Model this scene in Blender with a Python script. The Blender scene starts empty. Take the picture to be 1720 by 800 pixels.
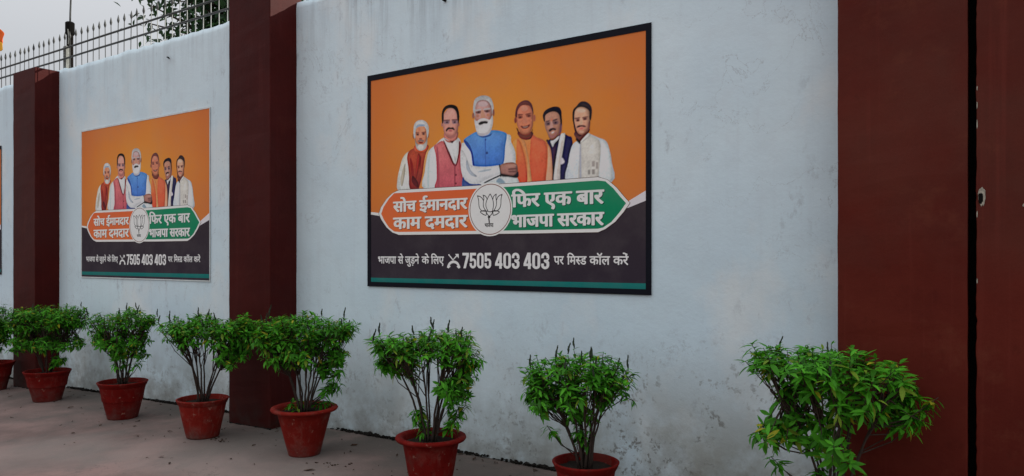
import bpy, bmesh, math, random
import numpy as np
from mathutils import Vector, Matrix, noise
C = bpy.context.scene.collection
R = math.radians
S = bpy.context.scene
random.seed(11)

# ------------------------------------------------------------------ camera, sky, sun, exposure
VIEW = math.atan(1250 / 1835)            # camera looks this far left of the wall's normal
cam = bpy.data.cameras.new('camera')
cam.lens = 36 * 1250 / 1720
cam.sensor_width = 36
cam.shift_y = 30 / 1720
cam.clip_end = 900
cam.clip_start = 0.05
co = bpy.data.objects.new('camera', cam)
C.objects.link(co)
co.location = (0, 0, 1.5)
co.rotation_euler = (R(90), 0, VIEW)
S.camera = co

SUN_AZ, SUN_EL = R(48), R(25)            # azimuth from +Y towards +X: the sun stands behind the wall
w = bpy.data.worlds.new("World"); S.world = w; w.use_nodes = True
wn, wl = w.node_tree.nodes, w.node_tree.links
bg = wn['Background']
sky = wn.new('ShaderNodeTexSky'); sky.sky_type = 'NISHITA'; sky.sun_disc = False
sky.sun_elevation = SUN_EL; sky.sun_rotation = SUN_AZ
sky.air_density = 1.0; sky.dust_density = 1.5; sky.ozone_density = 1.0
veil = wn.new('ShaderNodeMix'); veil.data_type = 'RGBA'
veil.inputs['Factor'].default_value = 0.80
wl.new(sky.outputs[0], veil.inputs['A'])
tc = wn.new('ShaderNodeTexCoord'); nz = wn.new('ShaderNodeTexNoise'); nz.inputs['Scale'].default_value = 1.6
nz.inputs['Detail'].default_value = 4
rp = wn.new('ShaderNodeMapRange'); rp.inputs['To Min'].default_value = 0.94; rp.inputs['To Max'].default_value = 1.04
wl.new(tc.outputs['Generated'], nz.inputs['Vector']); wl.new(nz.outputs['Fac'], rp.inputs['Value'])
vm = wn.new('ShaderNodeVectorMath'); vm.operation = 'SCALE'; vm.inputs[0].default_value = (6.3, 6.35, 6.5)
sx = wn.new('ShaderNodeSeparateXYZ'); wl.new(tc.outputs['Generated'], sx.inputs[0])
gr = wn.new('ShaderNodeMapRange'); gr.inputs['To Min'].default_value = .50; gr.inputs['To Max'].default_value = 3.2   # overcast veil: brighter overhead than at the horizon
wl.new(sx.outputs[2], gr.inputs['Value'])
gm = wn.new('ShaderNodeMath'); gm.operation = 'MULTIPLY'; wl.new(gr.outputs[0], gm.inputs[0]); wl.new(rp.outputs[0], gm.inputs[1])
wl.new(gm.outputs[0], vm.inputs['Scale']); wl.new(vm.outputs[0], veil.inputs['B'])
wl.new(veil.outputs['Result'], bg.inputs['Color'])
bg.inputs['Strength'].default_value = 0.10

sl = bpy.data.lights.new('sun', 'SUN'); sl.energy = 5.0; sl.angle = R(0.5); sl.color = (1, .93, .82)
so = bpy.data.objects.new('sun', sl); C.objects.link(so)
sd = Vector((math.sin(SUN_AZ) * math.cos(SUN_EL), math.cos(SUN_AZ) * math.cos(SUN_EL), math.sin(SUN_EL)))
so.rotation_euler = sd.to_track_quat('Z', 'Y').to_euler()
so.location = (6, 12, 9)
S.view_settings.view_transform = 'Standard'
S.view_settings.look = 'None'
S.view_settings.exposure = -0.08
S.view_settings.gamma = 1
S.render.film_transparent = False
if hasattr(S, 'cycles'):
    S.cycles.use_denoising = True

# ------------------------------------------------------------------ helpers
def lin(c):
    c /= 255
    return c / 12.92 if c <= .04045 else ((c + .055) / 1.055) ** 2.4
KW = (.49, .51, .52)                      # light on the shaded wall relative to white
def pc(c):                                # print colour as it is seen on the shaded wall -> its own reflectance
    return tuple((lambda x: x / (1 + (x / .92) ** 4) ** .25)(lin(v) / k) for v, k in zip(c, KW)) + (1,)

def mesh_obj(name, me, parent=None, loc=None):
    o = bpy.data.objects.new(name, me); C.objects.link(o)
    if parent: o.parent = parent
    if loc is not None: o.location = loc
    return o
def from_bm(name, bm, m, parent=None, smooth=False):
    me = bpy.data.meshes.new(name); bm.to_mesh(me); bm.free()
    if m: me.materials.append(m)
    if smooth:
        for p in me.polygons: p.use_smooth = True
    return mesh_obj(name, me, parent)
def thing(name, label, cat, loc=(0, 0, 0), group=None, rz=0):
    o = bpy.data.objects.new(name, None); C.objects.link(o); o.location = loc; o.rotation_euler = (0, 0, rz)
    o.empty_display_size = .1
    return tag(o, label, cat, group)
def tag(o, label, cat, group=None):
    o['label'] = label; o['category'] = cat; o['kind'] = 'thing'
    if group: o['group'] = group
    return o
def box(bm, x0, x1, y0, y1, z0, z1):
    v = [bm.verts.new(p) for p in ((x0,y0,z0),(x1,y0,z0),(x1,y1,z0),(x0,y1,z0),(x0,y0,z1),(x1,y0,z1),(x1,y1,z1),(x0,y1,z1))]
    for f in ((3,2,1,0),(4,5,6,7),(0,1,5,4),(1,2,6,5),(2,3,7,6),(3,0,4,7)): bm.faces.new([v[i] for i in f])
def tube(bm, pts, rads, n=6, cap=True):
    rings = []
    for i, p in enumerate(pts):
        p = Vector(p)
        a = Vector(pts[max(0, i-1)]); b = Vector(pts[min(len(pts)-1, i+1)])
        d = (b - a).normalized()
        u = d.orthogonal().normalized() if i == 0 else (u - d * u.dot(d)).normalized()
        v = d.cross(u)
        rings.append([bm.verts.new(p + (u * math.cos(2*math.pi*k/n) + v * math.sin(2*math.pi*k/n)) * rads[i]) for k in range(n)])
    for a, b in zip(rings, rings[1:]):
        for k in range(n): bm.faces.new((a[k], a[(k+1) % n], b[(k+1) % n], b[k]))
    if cap:
        bm.faces.new(rings[0][::-1]); bm.faces.new(rings[-1])
def lathe(bm, prof, n=48, wob=0, seed=0):
    rings = []
    for r, z in prof:
        rings.append([bm.verts.new(((r * (1 + wob * noise.noise(Vector((math.cos(2*math.pi*k/n), math.sin(2*math.pi*k/n), z*4 + seed*9))))) * math.cos(2*math.pi*k/n),
                                     (r * (1 + wob * noise.noise(Vector((math.cos(2*math.pi*k/n), math.sin(2*math.pi*k/n), z*4 + seed*9))))) * math.sin(2*math.pi*k/n), z)) for k in range(n)])
    for a, b in zip(rings, rings[1:]):
        for k in range(n): bm.faces.new((a[k], a[(k+1) % n], b[(k+1) % n], b[k]))
    return rings

# ---- materials
class N:
    def __init__(s, name, rough=.7):
        s.m = bpy.data.materials.new(name); s.m.use_nodes = True
        s.n, s.l = s.m.node_tree.nodes, s.m.node_tree.links
        s.b = s.n['Principled BSDF']; s.b.inputs['Roughness'].default_value = rough
        s.out = s.n['Material Output']
        s.geo = s.n.new('ShaderNodeNewGeometry'); s.tc = s.n.new('ShaderNodeTexCoord')
    def set(s, inp, v):
        if isinstance(v, (tuple, float, int)): inp.default_value = v if not isinstance(v, tuple) or len(v) != 3 or inp.type != 'RGBA' else v + (1,)
        else: s.l.new(v, inp)
    def pos(s, world=True, scale=(1, 1, 1)):
        m = s.n.new('ShaderNodeMapping'); m.inputs['Scale'].default_value = scale
        s.l.new(s.geo.outputs['Position'] if world else s.tc.outputs['Object'], m.inputs['Vector']); return m.outputs[0]
    def noise(s, scale, detail=6, rough=.55, world=True, sc=(1, 1, 1), lo=None, hi=None, dist=0):
        t = s.n.new('ShaderNodeTexNoise'); s.l.new(s.pos(world, sc), t.inputs['Vector'])
        t.inputs['Scale'].default_value = scale; t.inputs['Detail'].default_value = detail; t.inputs['Roughness'].default_value = rough
        t.inputs['Distortion'].default_value = dist
        return t.outputs['Fac'] if lo is None else s.rng(t.outputs['Fac'], lo, hi)
    def rng(s, v, a, b, c=0., d=1.):
        r = s.n.new('ShaderNodeMapRange'); s.set(r.inputs['Value'], v)
        for k, x in zip(('From Min', 'From Max', 'To Min', 'To Max'), (a, b, c, d)): r.inputs[k].default_value = x
        return r.outputs[0]
    def math(s, op, a, b=0.):
        r = s.n.new('ShaderNodeMath'); r.operation = op; s.set(r.inputs[0], a); s.set(r.inputs[1], b); return r.outputs[0]
    def mul(s, *a):
        r = a[0]
        for x in a[1:]: r = s.math('MULTIPLY', r, x)
        return r
    def mix(s, f, a, b, mode='MIX'):
        r = s.n.new('ShaderNodeMix'); r.data_type = 'RGBA'; r.blend_type = mode
        s.set(r.inputs['Factor'], f); s.set(r.inputs['A'], a); s.set(r.inputs['B'], b); return r.outputs['Result']
    def xyz(s):
        r = s.n.new('ShaderNodeSeparateXYZ'); s.l.new(s.geo.outputs['Position'], r.inputs[0]); return r.outputs
    def color(s, c): s.set(s.b.inputs['Base Color'], c); return s
    def bump(s, h, strength=.3, dist=.01):
        b = s.n.new('ShaderNodeBump'); b.inputs['Strength'].default_value = strength; b.inputs['Distance'].default_value = dist
        s.set(b.inputs['Height'], h); s.l.new(b.outputs[0], s.b.inputs['Normal']); return s

def m_wall():
    s = N('whitewash', .85); X = s.xyz()
    base = s.mix(s.noise(.9, 5, .6, lo=.35, hi=.65), (.62, .755, .82), (.67, .80, .86))
    base = s.mix(s.mul(s.noise(5, 8, .7, lo=.5, hi=.75), .35), base, (.56, .62, .66))
    # brushed vertical wash marks
    base = s.mix(s.mul(s.noise(1, 5, .6, sc=(22, 1, .9), lo=.52, hi=.75), .22), base, (.52, .58, .63))
    # rain streaks that start at the coping
    top = s.rng(X[2], 3.05, 3.80)
    bay = s.mul(s.rng(X[0], -5.3, -4.6, .35, 1.), s.rng(X[0], -2.9, -3.6, .4, 1.))
    streak = s.mul(s.noise(1, 6, .65, sc=(9, 1, .5), lo=.47, hi=.66), top, bay)
    base = s.mix(s.mul(streak, .85), base, (.26, .29, .31))
    # damp and mould low on the wall, heavier towards the right bay
    base = s.mix(s.mul(s.noise(.55, 4, .55, lo=.45, hi=.62), .45), base, (.52, .66, .76))
    base = s.mix(s.mul(s.noise(1.3, 5, .6, sc=(1, 1, .7), lo=.52, hi=.66), .5), base, (.78, .80, .78))
    hair = s.math('ABSOLUTE', s.math('SUBTRACT', s.noise(1.9, 7, .62, dist=.8), .5))
    base = s.mix(s.mul(s.rng(hair, .0035, .0005), s.noise(.8, 3, .5, lo=.52, hi=.60), .5), base, (.30, .33, .35))
    low = s.rng(X[2], 1.0, .10); right = s.rng(X[0], -3.3, -1.8, .45, 1.)
    damp = s.mul(low, right, s.noise(2.2, 7, .65, lo=.30, hi=.56))
    base = s.mix(s.mul(damp, .9), base, (.30, .30, .26))
    damp2 = s.mul(s.rng(X[2], .55, .10), s.noise(5.5, 7, .7, lo=.42, hi=.58))
    base = s.mix(s.mul(damp2, .5), base, (.24, .24, .21))
    spk = s.mul(s.noise(24, 5, .7, lo=.55, hi=.62), s.noise(3.1, 4, .6, lo=.42, hi=.54), s.rng(X[2], 1.15, .3), right)
    base = s.mix(s.mul(spk, .85), base, (.13, .12, .10))
    # scuffed faint grey rubbings in mid height
    scuff = s.mul(s.noise(11, 6, .75, sc=(1, 1, .6), lo=.56, hi=.68), s.noise(1.7, 3, .5, lo=.48, hi=.62))
    base = s.mix(s.mul(scuff, .5), base, (.33, .36, .39))
    foot = s.mul(s.rng(X[2], .22, .0), s.noise(7, 5, .6, lo=.35, hi=.6))
    base = s.mix(s.mul(foot, .6), base, (.2, .19, .17))
    h = s.math('ADD', s.noise(2.2, 3, .5), s.math('MULTIPLY', s.noise(38, 6, .65), .16))
    s.color(base).bump(h, .38, .03)
    return s.m
def m_red(name, base, dark, rough=.55):
    s = N(name, rough)
    c = s.mix(s.noise(1.5, 6, .6, lo=.35, hi=.65), base, dark)
    c = s.mix(s.mul(s.noise(14, 6, .7, lo=.58, hi=.72), .35), c, tuple(v * .5 for v in base))
    c = s.mix(s.mul(s.noise(.7, 5, .6, lo=.45, hi=.65), .5), c, (base[0] * .8, base[1] * 2.2, base[2] * 2.6))
    c = s.mix(s.mul(s.noise(3.3, 7, .7, lo=.55, hi=.68), .35), c, (base[0] * 1.3, base[1] * 2.4, base[2] * 2.2))
    c = s.mix(s.mul(s.noise(1, 5, .6, sc=(25, 25, .8), lo=.55, hi=.75), .25), c, tuple(min(1, v * 1.5 + .01) for v in base))
    X = s.xyz()
    c = s.mix(s.mul(s.rng(X[2], .25, 0.), .5, s.noise(6, 4, .6, lo=.35, hi=.6)), c, (.05, .04, .035))
    s.color(c).bump(s.math('ADD', s.noise(2.5, 3, .5), s.math('MULTIPLY', s.noise(50, 5, .6), .15)), .3, .02)
    s.b.inputs['Specular IOR Level'].default_value = .08
    return s.m
def m_ground():
    s = N('dusty_concrete', .9)
    c = s.mix(s.noise(.75, 7, .62, lo=.38, hi=.62, dist=.6), (.135, .088, .078), (.262, .168, .150))
    c = s.mix(s.mul(s.noise(2.2, 8, .7, lo=.46, hi=.66), .7), c, (.095, .080, .072))
    c = s.mix(s.mul(s.noise(.5, 4, .5, lo=.5, hi=.62), .5), c, (.24, .205, .185))
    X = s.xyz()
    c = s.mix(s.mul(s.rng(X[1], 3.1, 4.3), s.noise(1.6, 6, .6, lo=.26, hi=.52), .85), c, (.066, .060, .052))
    hair = s.math('ABSOLUTE', s.math('SUBTRACT', s.noise(.8, 6, .6, dist=1.), .5))
    c = s.mix(s.mul(s.rng(hair, .003, .0006), s.noise(.6, 3, .5, lo=.50, hi=.56), .45), c, (.07, .058, .052))
    c = s.mix(s.mul(s.noise(38, 4, .7, lo=.66, hi=.72), .8), c, (.03, .025, .02))
    c = s.mix(s.mul(s.noise(60, 3, .6, lo=.69, hi=.74), .5), c, (.36, .33, .30))
    s.color(c).bump(s.math('ADD', s.noise(3.5, 6, .6), s.math('MULTIPLY', s.noise(80, 5, .7), .18)), .45, .02)
    return s.m
def m_flat(name, c, rough=.7, var=.25, metal=0, scale=9, world=True):
    s = N(name, rough)
    s.color(s.mix(s.noise(scale, 6, .65, world=world, lo=.35, hi=.68), c, tuple(v * (1 - var) for v in c)))
    s.b.inputs['Metallic'].default_value = metal; s.b.inputs['Specular IOR Level'].default_value = .15
    s.bump(s.noise(scale * 5, 4, .6, world=world), .2, .004)
    return s.m
def m_pot(name, c, dust):
    s = N(name, .75)
    a = s.mix(s.noise(5, 6, .65, lo=.35, hi=.68), c, tuple(v * .62 for v in c))
    a = s.mix(s.mul(s.noise(9, 7, .7, lo=.52, hi=.7), dust), a, (.30, .19, .15))
    a = s.mix(s.mul(s.noise(1, 5, .6, sc=(30, 30, 3), lo=.58, hi=.75), dust * .8), a, (.34, .24, .20))
    a = s.mix(s.mul(s.noise(40, 4, .6, lo=.62, hi=.7), .4), a, tuple(v * .3 for v in c))
    Z = s.xyz()[2]
    a = s.mix(s.mul(s.rng(Z, .12, .0), s.noise(9, 5, .6, lo=.35, hi=.6), .45), a, (.10, .075, .065))
    a = s.mix(s.mul(s.noise(2.6, 7, .72, lo=.54, hi=.62), .35), a, (.085, .040, .032))
    a = s.mix(s.mul(s.noise(17, 6, .7, lo=.63, hi=.68), .6), a, (.36, .20, .15))
    s.b.inputs['Specular IOR Level'].default_value = .06
    s.color(a).bump(s.math('ADD', s.noise(6, 3, .5), s.math('MULTIPLY', s.noise(70, 4, .6), .15)), .25, .01)
    return s.m
def m_attr(name, rough=.5, transl=0, fade=0, spec=.5):
    s = N(name, rough)
    a = s.n.new('ShaderNodeAttribute'); a.attribute_name = 'Col'
    c = a.outputs['Color']
    if fade:
        c = s.mix(s.mul(s.noise(3.5, 6, .65, lo=.42, hi=.75), fade), c, (.30, .27, .26))
        c = s.mix(s.mul(s.noise(45, 4, .7, lo=.56, hi=.72), fade * .7), c, (.12, .10, .10))
        s.bump(s.noise(2.2, 2, .5), .12, .02)
    s.color(c); s.b.inputs['Specular IOR Level'].default_value = spec
    if transl:
        t = s.n.new('ShaderNodeBsdfTranslucent'); s.l.new(s.mix(1., c, (1.5, 1.6, .7), 'MULTIPLY'), t.inputs['Color'])
        mx = s.n.new('ShaderNodeMixShader'); mx.inputs[0].default_value = transl
        s.l.new(s.b.outputs[0], mx.inputs[1]); s.l.new(t.outputs[0], mx.inputs[2]); s.l.new(mx.outputs[0], s.out.inputs['Surface'])
    return s.m

M = dict(
    wall=m_wall(),
    red=m_red('maroon_paint', (.062, .0065, .0052), (.042, .0045, .0038)),
    red2=m_red('brick_red_paint', (.110, .0165, .0100), (.078, .0100, .0065)),
    ground=m_ground(),
    print_=m_attr('vinyl_print', .6, fade=.10, spec=.10),
    frame=m_flat('black_border', (.005, .006, .013), .7, .3, world=False),
    edge=m_flat('white_border', (.70, .74, .74), .7, .2, world=False),
    leaf=m_attr('leaf', .5, .30, spec=.15),
    stem=m_flat('bark', (.060, .042, .034), .85, .5, scale=30),
    spike=m_flat('seed_spike', (.035, .050, .030), .8, .5, scale=60),
    soil=m_flat('soil', (.028, .020, .015), .95, .6, scale=35),
    pot=m_pot('painted_terracotta', (.17, .0080, .0060), .12),
    pot2=m_pot('weathered_terracotta', (.215, .015, .010), .22),
    iron=m_flat('grey_iron', (.085, .09, .09), .55, .4, .3, 20),
    iron_lit=m_flat('lit_iron', (.42, .44, .43), .5, .3, .1, 20),
    postgrey=m_flat('zinc_grey', (.22, .23, .22), .6, .45, .2, 25),
    rust=m_flat('burnt_wood', (.006, .004, .003), .9, .6, scale=18),
    grime=m_flat('moss_grime', (.014, .012, .010), .95, .6, scale=25),
    plaster=m_flat('bare_plaster', (.42, .40, .33), .9, .5, scale=40),
    cavity=m_flat('dark_cavity', (.004, .0035, .003), .95, .3, scale=40),
    twig=m_flat('dead_leaf', (.050, .026, .016), .85, .6, scale=30),
    cloth_o=m_flat('orange_cloth', (.85, .14, .02), .8, .15, scale=4),
    cloth_y=m_flat('yellow_cloth', (.85, .42, .03), .8, .15, scale=4),
)
PORTRAITS = [
 [
  ([444,1083,390,1038,356,954,333,868,342,781,498,773,498,987,498,1073],(196,186,160),(170,180,178),1),
  ([394,951,419,993,409,886,383,811,368,866],(150,145,130),(150,145,130),1),
  ([519,1109,455,1085,438,1035,449,969,458,883,458,818,484,774,569,770,608,927,647,1077,604,1091],(150,62,42),(92,18,24),1),
  ([469,1032,498,987,512,879,484,892],(112,28,26),(112,28,26),1),
  ([548,1048,576,1040,555,920,526,857],(120,35,30),(120,35,30),1),
  ([580,1045,587,1024,574,940,569,982],(78,16,18),(78,16,18),1),
  ([498,891,555,834,549,792,492,838],(70,12,18),(70,12,18),1),
  ([655,1087,687,1058,650,935,625,767,563,770,600,885,622,1011],(214,140,92),(205,98,46),1),
  ([530,1134,515,1085,586,1066,646,1075,658,1123],(160,70,50),(160,70,50),1),
  ([519,1204,518,1196,515,1189,511,1185,506,1186,502,1190,499,1197,498,1206,499,1215,502,1222,506,1225,511,1225,515,1220,518,1213],(120,70,52),(120,70,52),1),
  ([667,1197,666,1188,664,1182,660,1178,656,1179,653,1183,650,1190,649,1199,650,1207,653,1214,656,1217,660,1217,664,1213,666,1206],(110,62,48),(110,62,48),1),
  ([517,1212,515,1267,545,1302,586,1307,631,1292,652,1253,652,1196,638,1125,606,1091,571,1092,537,1133],(176,112,84),(150,92,70),1),
  ([510,1197,506,1248,513,1294,537,1320,581,1328,626,1314,656,1285,668,1244,658,1188,648,1177,642,1231,628,1263,596,1283,555,1281,537,1264,529,1234,525,1188],(176,178,176),(188,190,190),1),
  ([533,1280,566,1294,626,1286,616,1275,566,1275,537,1267],(122,138,158),(122,138,158),1),
  ([521,1193,533,1157,553,1138,586,1129,618,1136,638,1157,650,1185,652,1139,636,1101,611,1086,584,1083,553,1093,531,1122],(120,112,108),(172,170,164),1),
  ([570,1214,568,1209,562,1206,555,1205,546,1206,538,1209,533,1213,531,1217,533,1221,538,1224,546,1225,555,1225,562,1222,568,1218],(118,74,60),(118,74,60),1),
  ([558,1214,554,1218,546,1218,542,1214,546,1210,554,1210],(36,20,22),(36,20,22),1),
  ([631,1212,629,1208,624,1205,616,1204,607,1205,599,1208,593,1212,591,1216,593,1220,599,1223,607,1224,616,1224,624,1221,629,1217],(118,74,60),(118,74,60),1),
  ([619,1213,615,1217,607,1217,603,1213,607,1209,615,1209],(36,20,22),(36,20,22),1),
  ([529,1232,566,1231,564,1225,533,1225],(90,50,42),(90,50,42),1),
  ([592,1230,634,1229,632,1222,596,1223],(90,50,42),(90,50,42),1),
  ([574,1230,586,1230,598,1190,596,1176,562,1179,564,1193],(188,116,92),(188,116,92),1),
  ([600,1176,598,1173,593,1171,586,1171,578,1172,570,1173,565,1176,564,1179,565,1181,570,1183,578,1183,586,1183,593,1181,598,1178],(110,50,44),(110,50,44),1),
  ([550,1163,584,1171,618,1159,608,1152,584,1159,560,1155],(92,84,84),(92,84,84),1),
  ([608,1146,606,1143,599,1142,589,1141,578,1142,569,1144,562,1147,560,1150,562,1152,569,1154,578,1154,589,1153,599,1151,606,1149],(92,30,34),(92,30,34),1),
  ([612,1112,609,1104,601,1098,589,1096,575,1097,563,1101,554,1108,551,1117,554,1124,563,1130,575,1133,589,1132,601,1127,609,1120],(186,184,176),(186,184,176),1),
  ([580,1251,579,1244,575,1239,570,1237,565,1237,560,1241,557,1247,555,1253,557,1260,560,1265,565,1267,570,1267,575,1263,579,1258],(196,104,78),(196,104,78),1),
 ],
 [
  ([819,1166,736,1117,681,1087,651,1040,626,919,624,774,1032,754,1032,1026,994,1095,957,1154],(196,206,204),(176,198,194),1),
  ([661,1016,678,1038,672,917,668,780,651,781,652,918],(160,182,182),(160,182,182),1),
  ([816,1138,745,1122,718,1103,738,1033,745,942,747,851,745,768,1036,754,1009,836,994,925,1000,1028,994,1095,966,1127,961,1046,932,950,881,1022],(176,92,92),(148,66,78),1),
  ([816,1138,827,1134,881,1037,932,950,961,1031,968,1119,983,1096,972,1016,932,932,871,1016],(110,52,60),(110,52,60),1),
  ([923,945,934,944,932,759,923,759],(122,54,64),(122,54,64),1),
  ([947,869,946,866,943,864,940,862,936,863,933,864,930,867,930,870,930,874,933,876,936,877,940,877,943,875,946,873],(88,36,44),(88,36,44),1),
  ([947,804,946,801,943,798,940,797,936,797,933,799,930,802,930,805,930,808,933,811,936,812,940,812,943,810,946,807],(88,36,44),(88,36,44),1),
  ([745,1093,761,1077,775,910,775,774,751,776,753,911],(138,64,74),(138,64,74),1),
  ([831,1206,823,1160,852,1129,898,1119,943,1132,955,1157,952,1202],(150,92,84),(150,92,84),1),
  ([810,1161,835,1159,867,1139,898,1116,881,1104,898,1092,932,947,961,1031,968,1127,955,1149,933,1134,898,1122],(206,212,208),(190,202,198),0),
  ([881,1137,898,1131,917,1136,913,1124,900,1116,887,1126],(66,40,46),(66,40,46),1),
  ([806,1284,810,1336,838,1369,886,1399,938,1381,961,1327,964,1260,955,1202,929,1167,891,1154,852,1167,821,1207],(176,124,112),(150,96,86),1),
  ([811,1268,810,1260,807,1254,804,1251,800,1251,797,1255,794,1262,793,1270,794,1277,797,1284,800,1287,804,1286,807,1282,810,1276],(140,92,84),(140,92,84),1),
  ([974,1253,973,1246,971,1241,968,1238,965,1238,962,1242,960,1248,959,1255,960,1262,962,1267,965,1270,968,1270,971,1266,973,1260],(120,76,70),(120,76,70),1),
  ([804,1276,796,1330,806,1381,838,1409,891,1414,943,1396,966,1356,972,1304,961,1259,951,1298,944,1344,919,1376,881,1388,843,1382,819,1350,818,1297],(26,16,20),(34,22,26),1),
  ([816,1293,827,1296,873,1292,881,1279,873,1268,838,1268,819,1278],(118,92,98),(118,92,98),1),
  ([896,1280,904,1290,949,1287,955,1273,946,1262,910,1263],(118,92,98),(118,92,98),1),
  ([818,1303,876,1299,877,1292,818,1296],(70,44,48),(70,44,48),1),
  ([900,1298,953,1294,953,1286,900,1291],(70,44,48),(70,44,48),1),
  ([863,1281,862,1279,858,1277,853,1277,848,1277,843,1279,839,1281,838,1283,839,1285,843,1287,848,1287,853,1287,858,1285,862,1283],(90,62,64),(90,62,64),1),
  ([858,1281,854,1285,846,1285,843,1281,847,1277,855,1277],(36,20,22),(36,20,22),1),
  ([939,1275,938,1272,934,1271,929,1270,924,1271,919,1272,916,1275,914,1277,916,1279,919,1281,924,1281,929,1281,934,1279,938,1277],(90,62,64),(90,62,64),1),
  ([935,1275,931,1279,923,1279,919,1275,923,1271,931,1271],(36,20,22),(36,20,22),1),
  ([881,1291,896,1289,904,1251,898,1241,875,1244,871,1255],(176,122,110),(176,122,110),1),
  ([839,1214,843,1230,867,1242,889,1236,910,1237,923,1224,925,1212,906,1220,889,1224,862,1223,850,1212],(20,10,14),(20,10,14),1),
  ([908,1211,905,1209,899,1208,890,1207,880,1208,871,1210,864,1213,862,1215,864,1217,871,1218,880,1219,890,1218,899,1216,905,1213],(140,70,74),(140,70,74),1),
  ([835,1195,862,1167,900,1153,938,1169,951,1195,938,1186,895,1173,857,1184],(142,90,84),(142,90,84),1),
 ],
 [
  ([1770,1066,1758,1036,1779,940,1800,876,1809,766,1954,758,1963,1034,1928,1079,1874,1096],(30,30,66),(22,20,58),1),
  ([1776,1056,1795,1040,1831,1065,1847,1075,1831,1006,1820,874,1806,828,1791,970],(44,34,62),(54,22,40),1),
  ([1784,1057,1813,1062,1856,1088,1853,1065,1820,1038,1804,1011,1791,1033],(190,196,204),(190,196,204),1),
  ([1865,1089,1889,1101,1903,1092,1892,1017,1876,933,1865,871,1858,763,1811,766,1820,874,1840,982],(204,198,182),(186,176,172),1),
  ([1874,1041,1883,1033,1865,933,1847,826,1840,826,1856,934],(168,158,150),(168,158,150),1),
  ([1876,933,1899,901,1871,885,1864,902],(176,170,182),(176,170,182),1),
  ([1749,1066,1764,1068,1765,1055,1752,1053],(24,30,30),(24,30,30),1),
  ([1733,1203,1736,1242,1765,1263,1802,1268,1847,1258,1869,1220,1873,1166,1864,1112,1840,1082,1809,1061,1780,1067,1758,1114,1740,1155],(150,108,90),(120,82,70),1),
  ([1727,1208,1721,1244,1738,1272,1770,1287,1811,1294,1852,1286,1872,1259,1876,1220,1878,1165,1867,1143,1864,1198,1851,1238,1820,1258,1784,1259,1756,1250,1740,1234,1738,1195],(20,14,28),(30,24,40),1),
  ([1864,1159,1876,1165,1873,1111,1847,1081,1856,1113],(92,62,72),(92,62,72),1),
  ([1743,1188,1775,1193,1786,1178,1776,1166,1749,1167],(100,74,74),(100,74,74),1),
  ([1800,1189,1834,1196,1851,1183,1842,1167,1811,1169],(100,74,74),(100,74,74),1),
  ([1743,1197,1776,1202,1776,1196,1745,1191],(50,34,44),(50,34,44),1),
  ([1802,1199,1837,1207,1838,1199,1804,1193],(50,34,44),(50,34,44),1),
  ([1775,1179,1774,1177,1772,1175,1768,1175,1763,1175,1759,1176,1756,1178,1755,1181,1756,1182,1759,1184,1763,1184,1768,1184,1772,1183,1774,1181],(84,60,66),(84,60,66),1),
  ([1773,1179,1769,1182,1761,1182,1757,1179,1761,1175,1769,1175],(36,20,22),(36,20,22),1),
  ([1837,1180,1835,1178,1832,1177,1828,1176,1823,1177,1819,1178,1816,1180,1815,1182,1816,1184,1819,1186,1823,1186,1828,1186,1832,1184,1835,1182],(84,60,66),(84,60,66),1),
  ([1834,1180,1830,1184,1822,1184,1818,1180,1822,1176,1830,1176],(36,20,22),(36,20,22),1),
  ([1786,1190,1797,1190,1806,1157,1798,1146,1780,1147,1780,1159],(158,118,110),(158,118,110),1),
  ([1769,1130,1784,1143,1811,1145,1829,1137,1826,1127,1802,1132,1780,1120],(38,26,38),(38,26,38),1),
  ([1789,1114,1802,1119,1815,1120,1811,1112,1800,1107,1792,1110],(186,170,166),(186,170,166),1),
  ([1775,1105,1795,1090,1820,1096,1826,1116,1835,1110,1826,1088,1798,1076,1778,1089],(130,84,84),(130,84,84),1),
  ([1798,1204,1798,1200,1797,1196,1796,1194,1794,1194,1792,1196,1791,1200,1791,1205,1791,1210,1792,1214,1794,1216,1796,1215,1797,1213,1798,1209],(190,90,70),(190,90,70),1),
 ],
 [
  ([1520,1104,1481,1091,1457,1069,1464,996,1493,929,1501,799,1499,775,1738,762,1758,776,1795,774,1797,892,1788,986,1765,1035,1719,1074,1663,1099,1630,1126,1559,1125],(206,112,62),(206,84,52),1),
  ([1625,1119,1668,1091,1719,1071,1752,1036,1758,941,1749,848,1738,762,1635,767,1616,856,1611,952,1618,1048],(208,86,56),(196,70,46),1),
  ([1539,1094,1573,1067,1602,953,1621,840,1627,768,1587,770,1592,890,1578,987,1549,1053],(214,118,74),(214,128,84),1),
  ([1491,1074,1520,1088,1549,1029,1578,923,1587,770,1505,775,1499,896,1501,993],(208,98,56),(190,58,42),1),
  ([1765,1027,1787,986,1797,892,1795,774,1747,777,1758,879,1762,957],(206,128,96),(206,132,108),1),
  ([1462,1069,1476,1084,1501,1090,1493,1010,1497,937,1471,1003],(206,124,66),(206,124,66),1),
  ([1512,1145,1518,1111,1549,1089,1597,1080,1627,1095,1633,1134],(112,52,40),(92,36,30),1),
  ([1496,1232,1499,1300,1530,1345,1578,1354,1618,1333,1639,1285,1642,1220,1635,1166,1611,1132,1573,1122,1535,1135,1508,1178],(150,88,70),(166,98,72),1),
  ([1485,1261,1493,1317,1520,1352,1563,1367,1602,1359,1633,1323,1644,1260,1635,1277,1616,1315,1578,1333,1535,1330,1508,1299,1501,1251],(92,50,44),(92,50,44),1),
  ([1501,1231,1499,1221,1496,1214,1492,1210,1486,1210,1482,1215,1478,1223,1477,1233,1478,1243,1482,1251,1486,1255,1492,1254,1496,1249,1499,1241],(110,56,46),(110,56,46),1),
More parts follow.
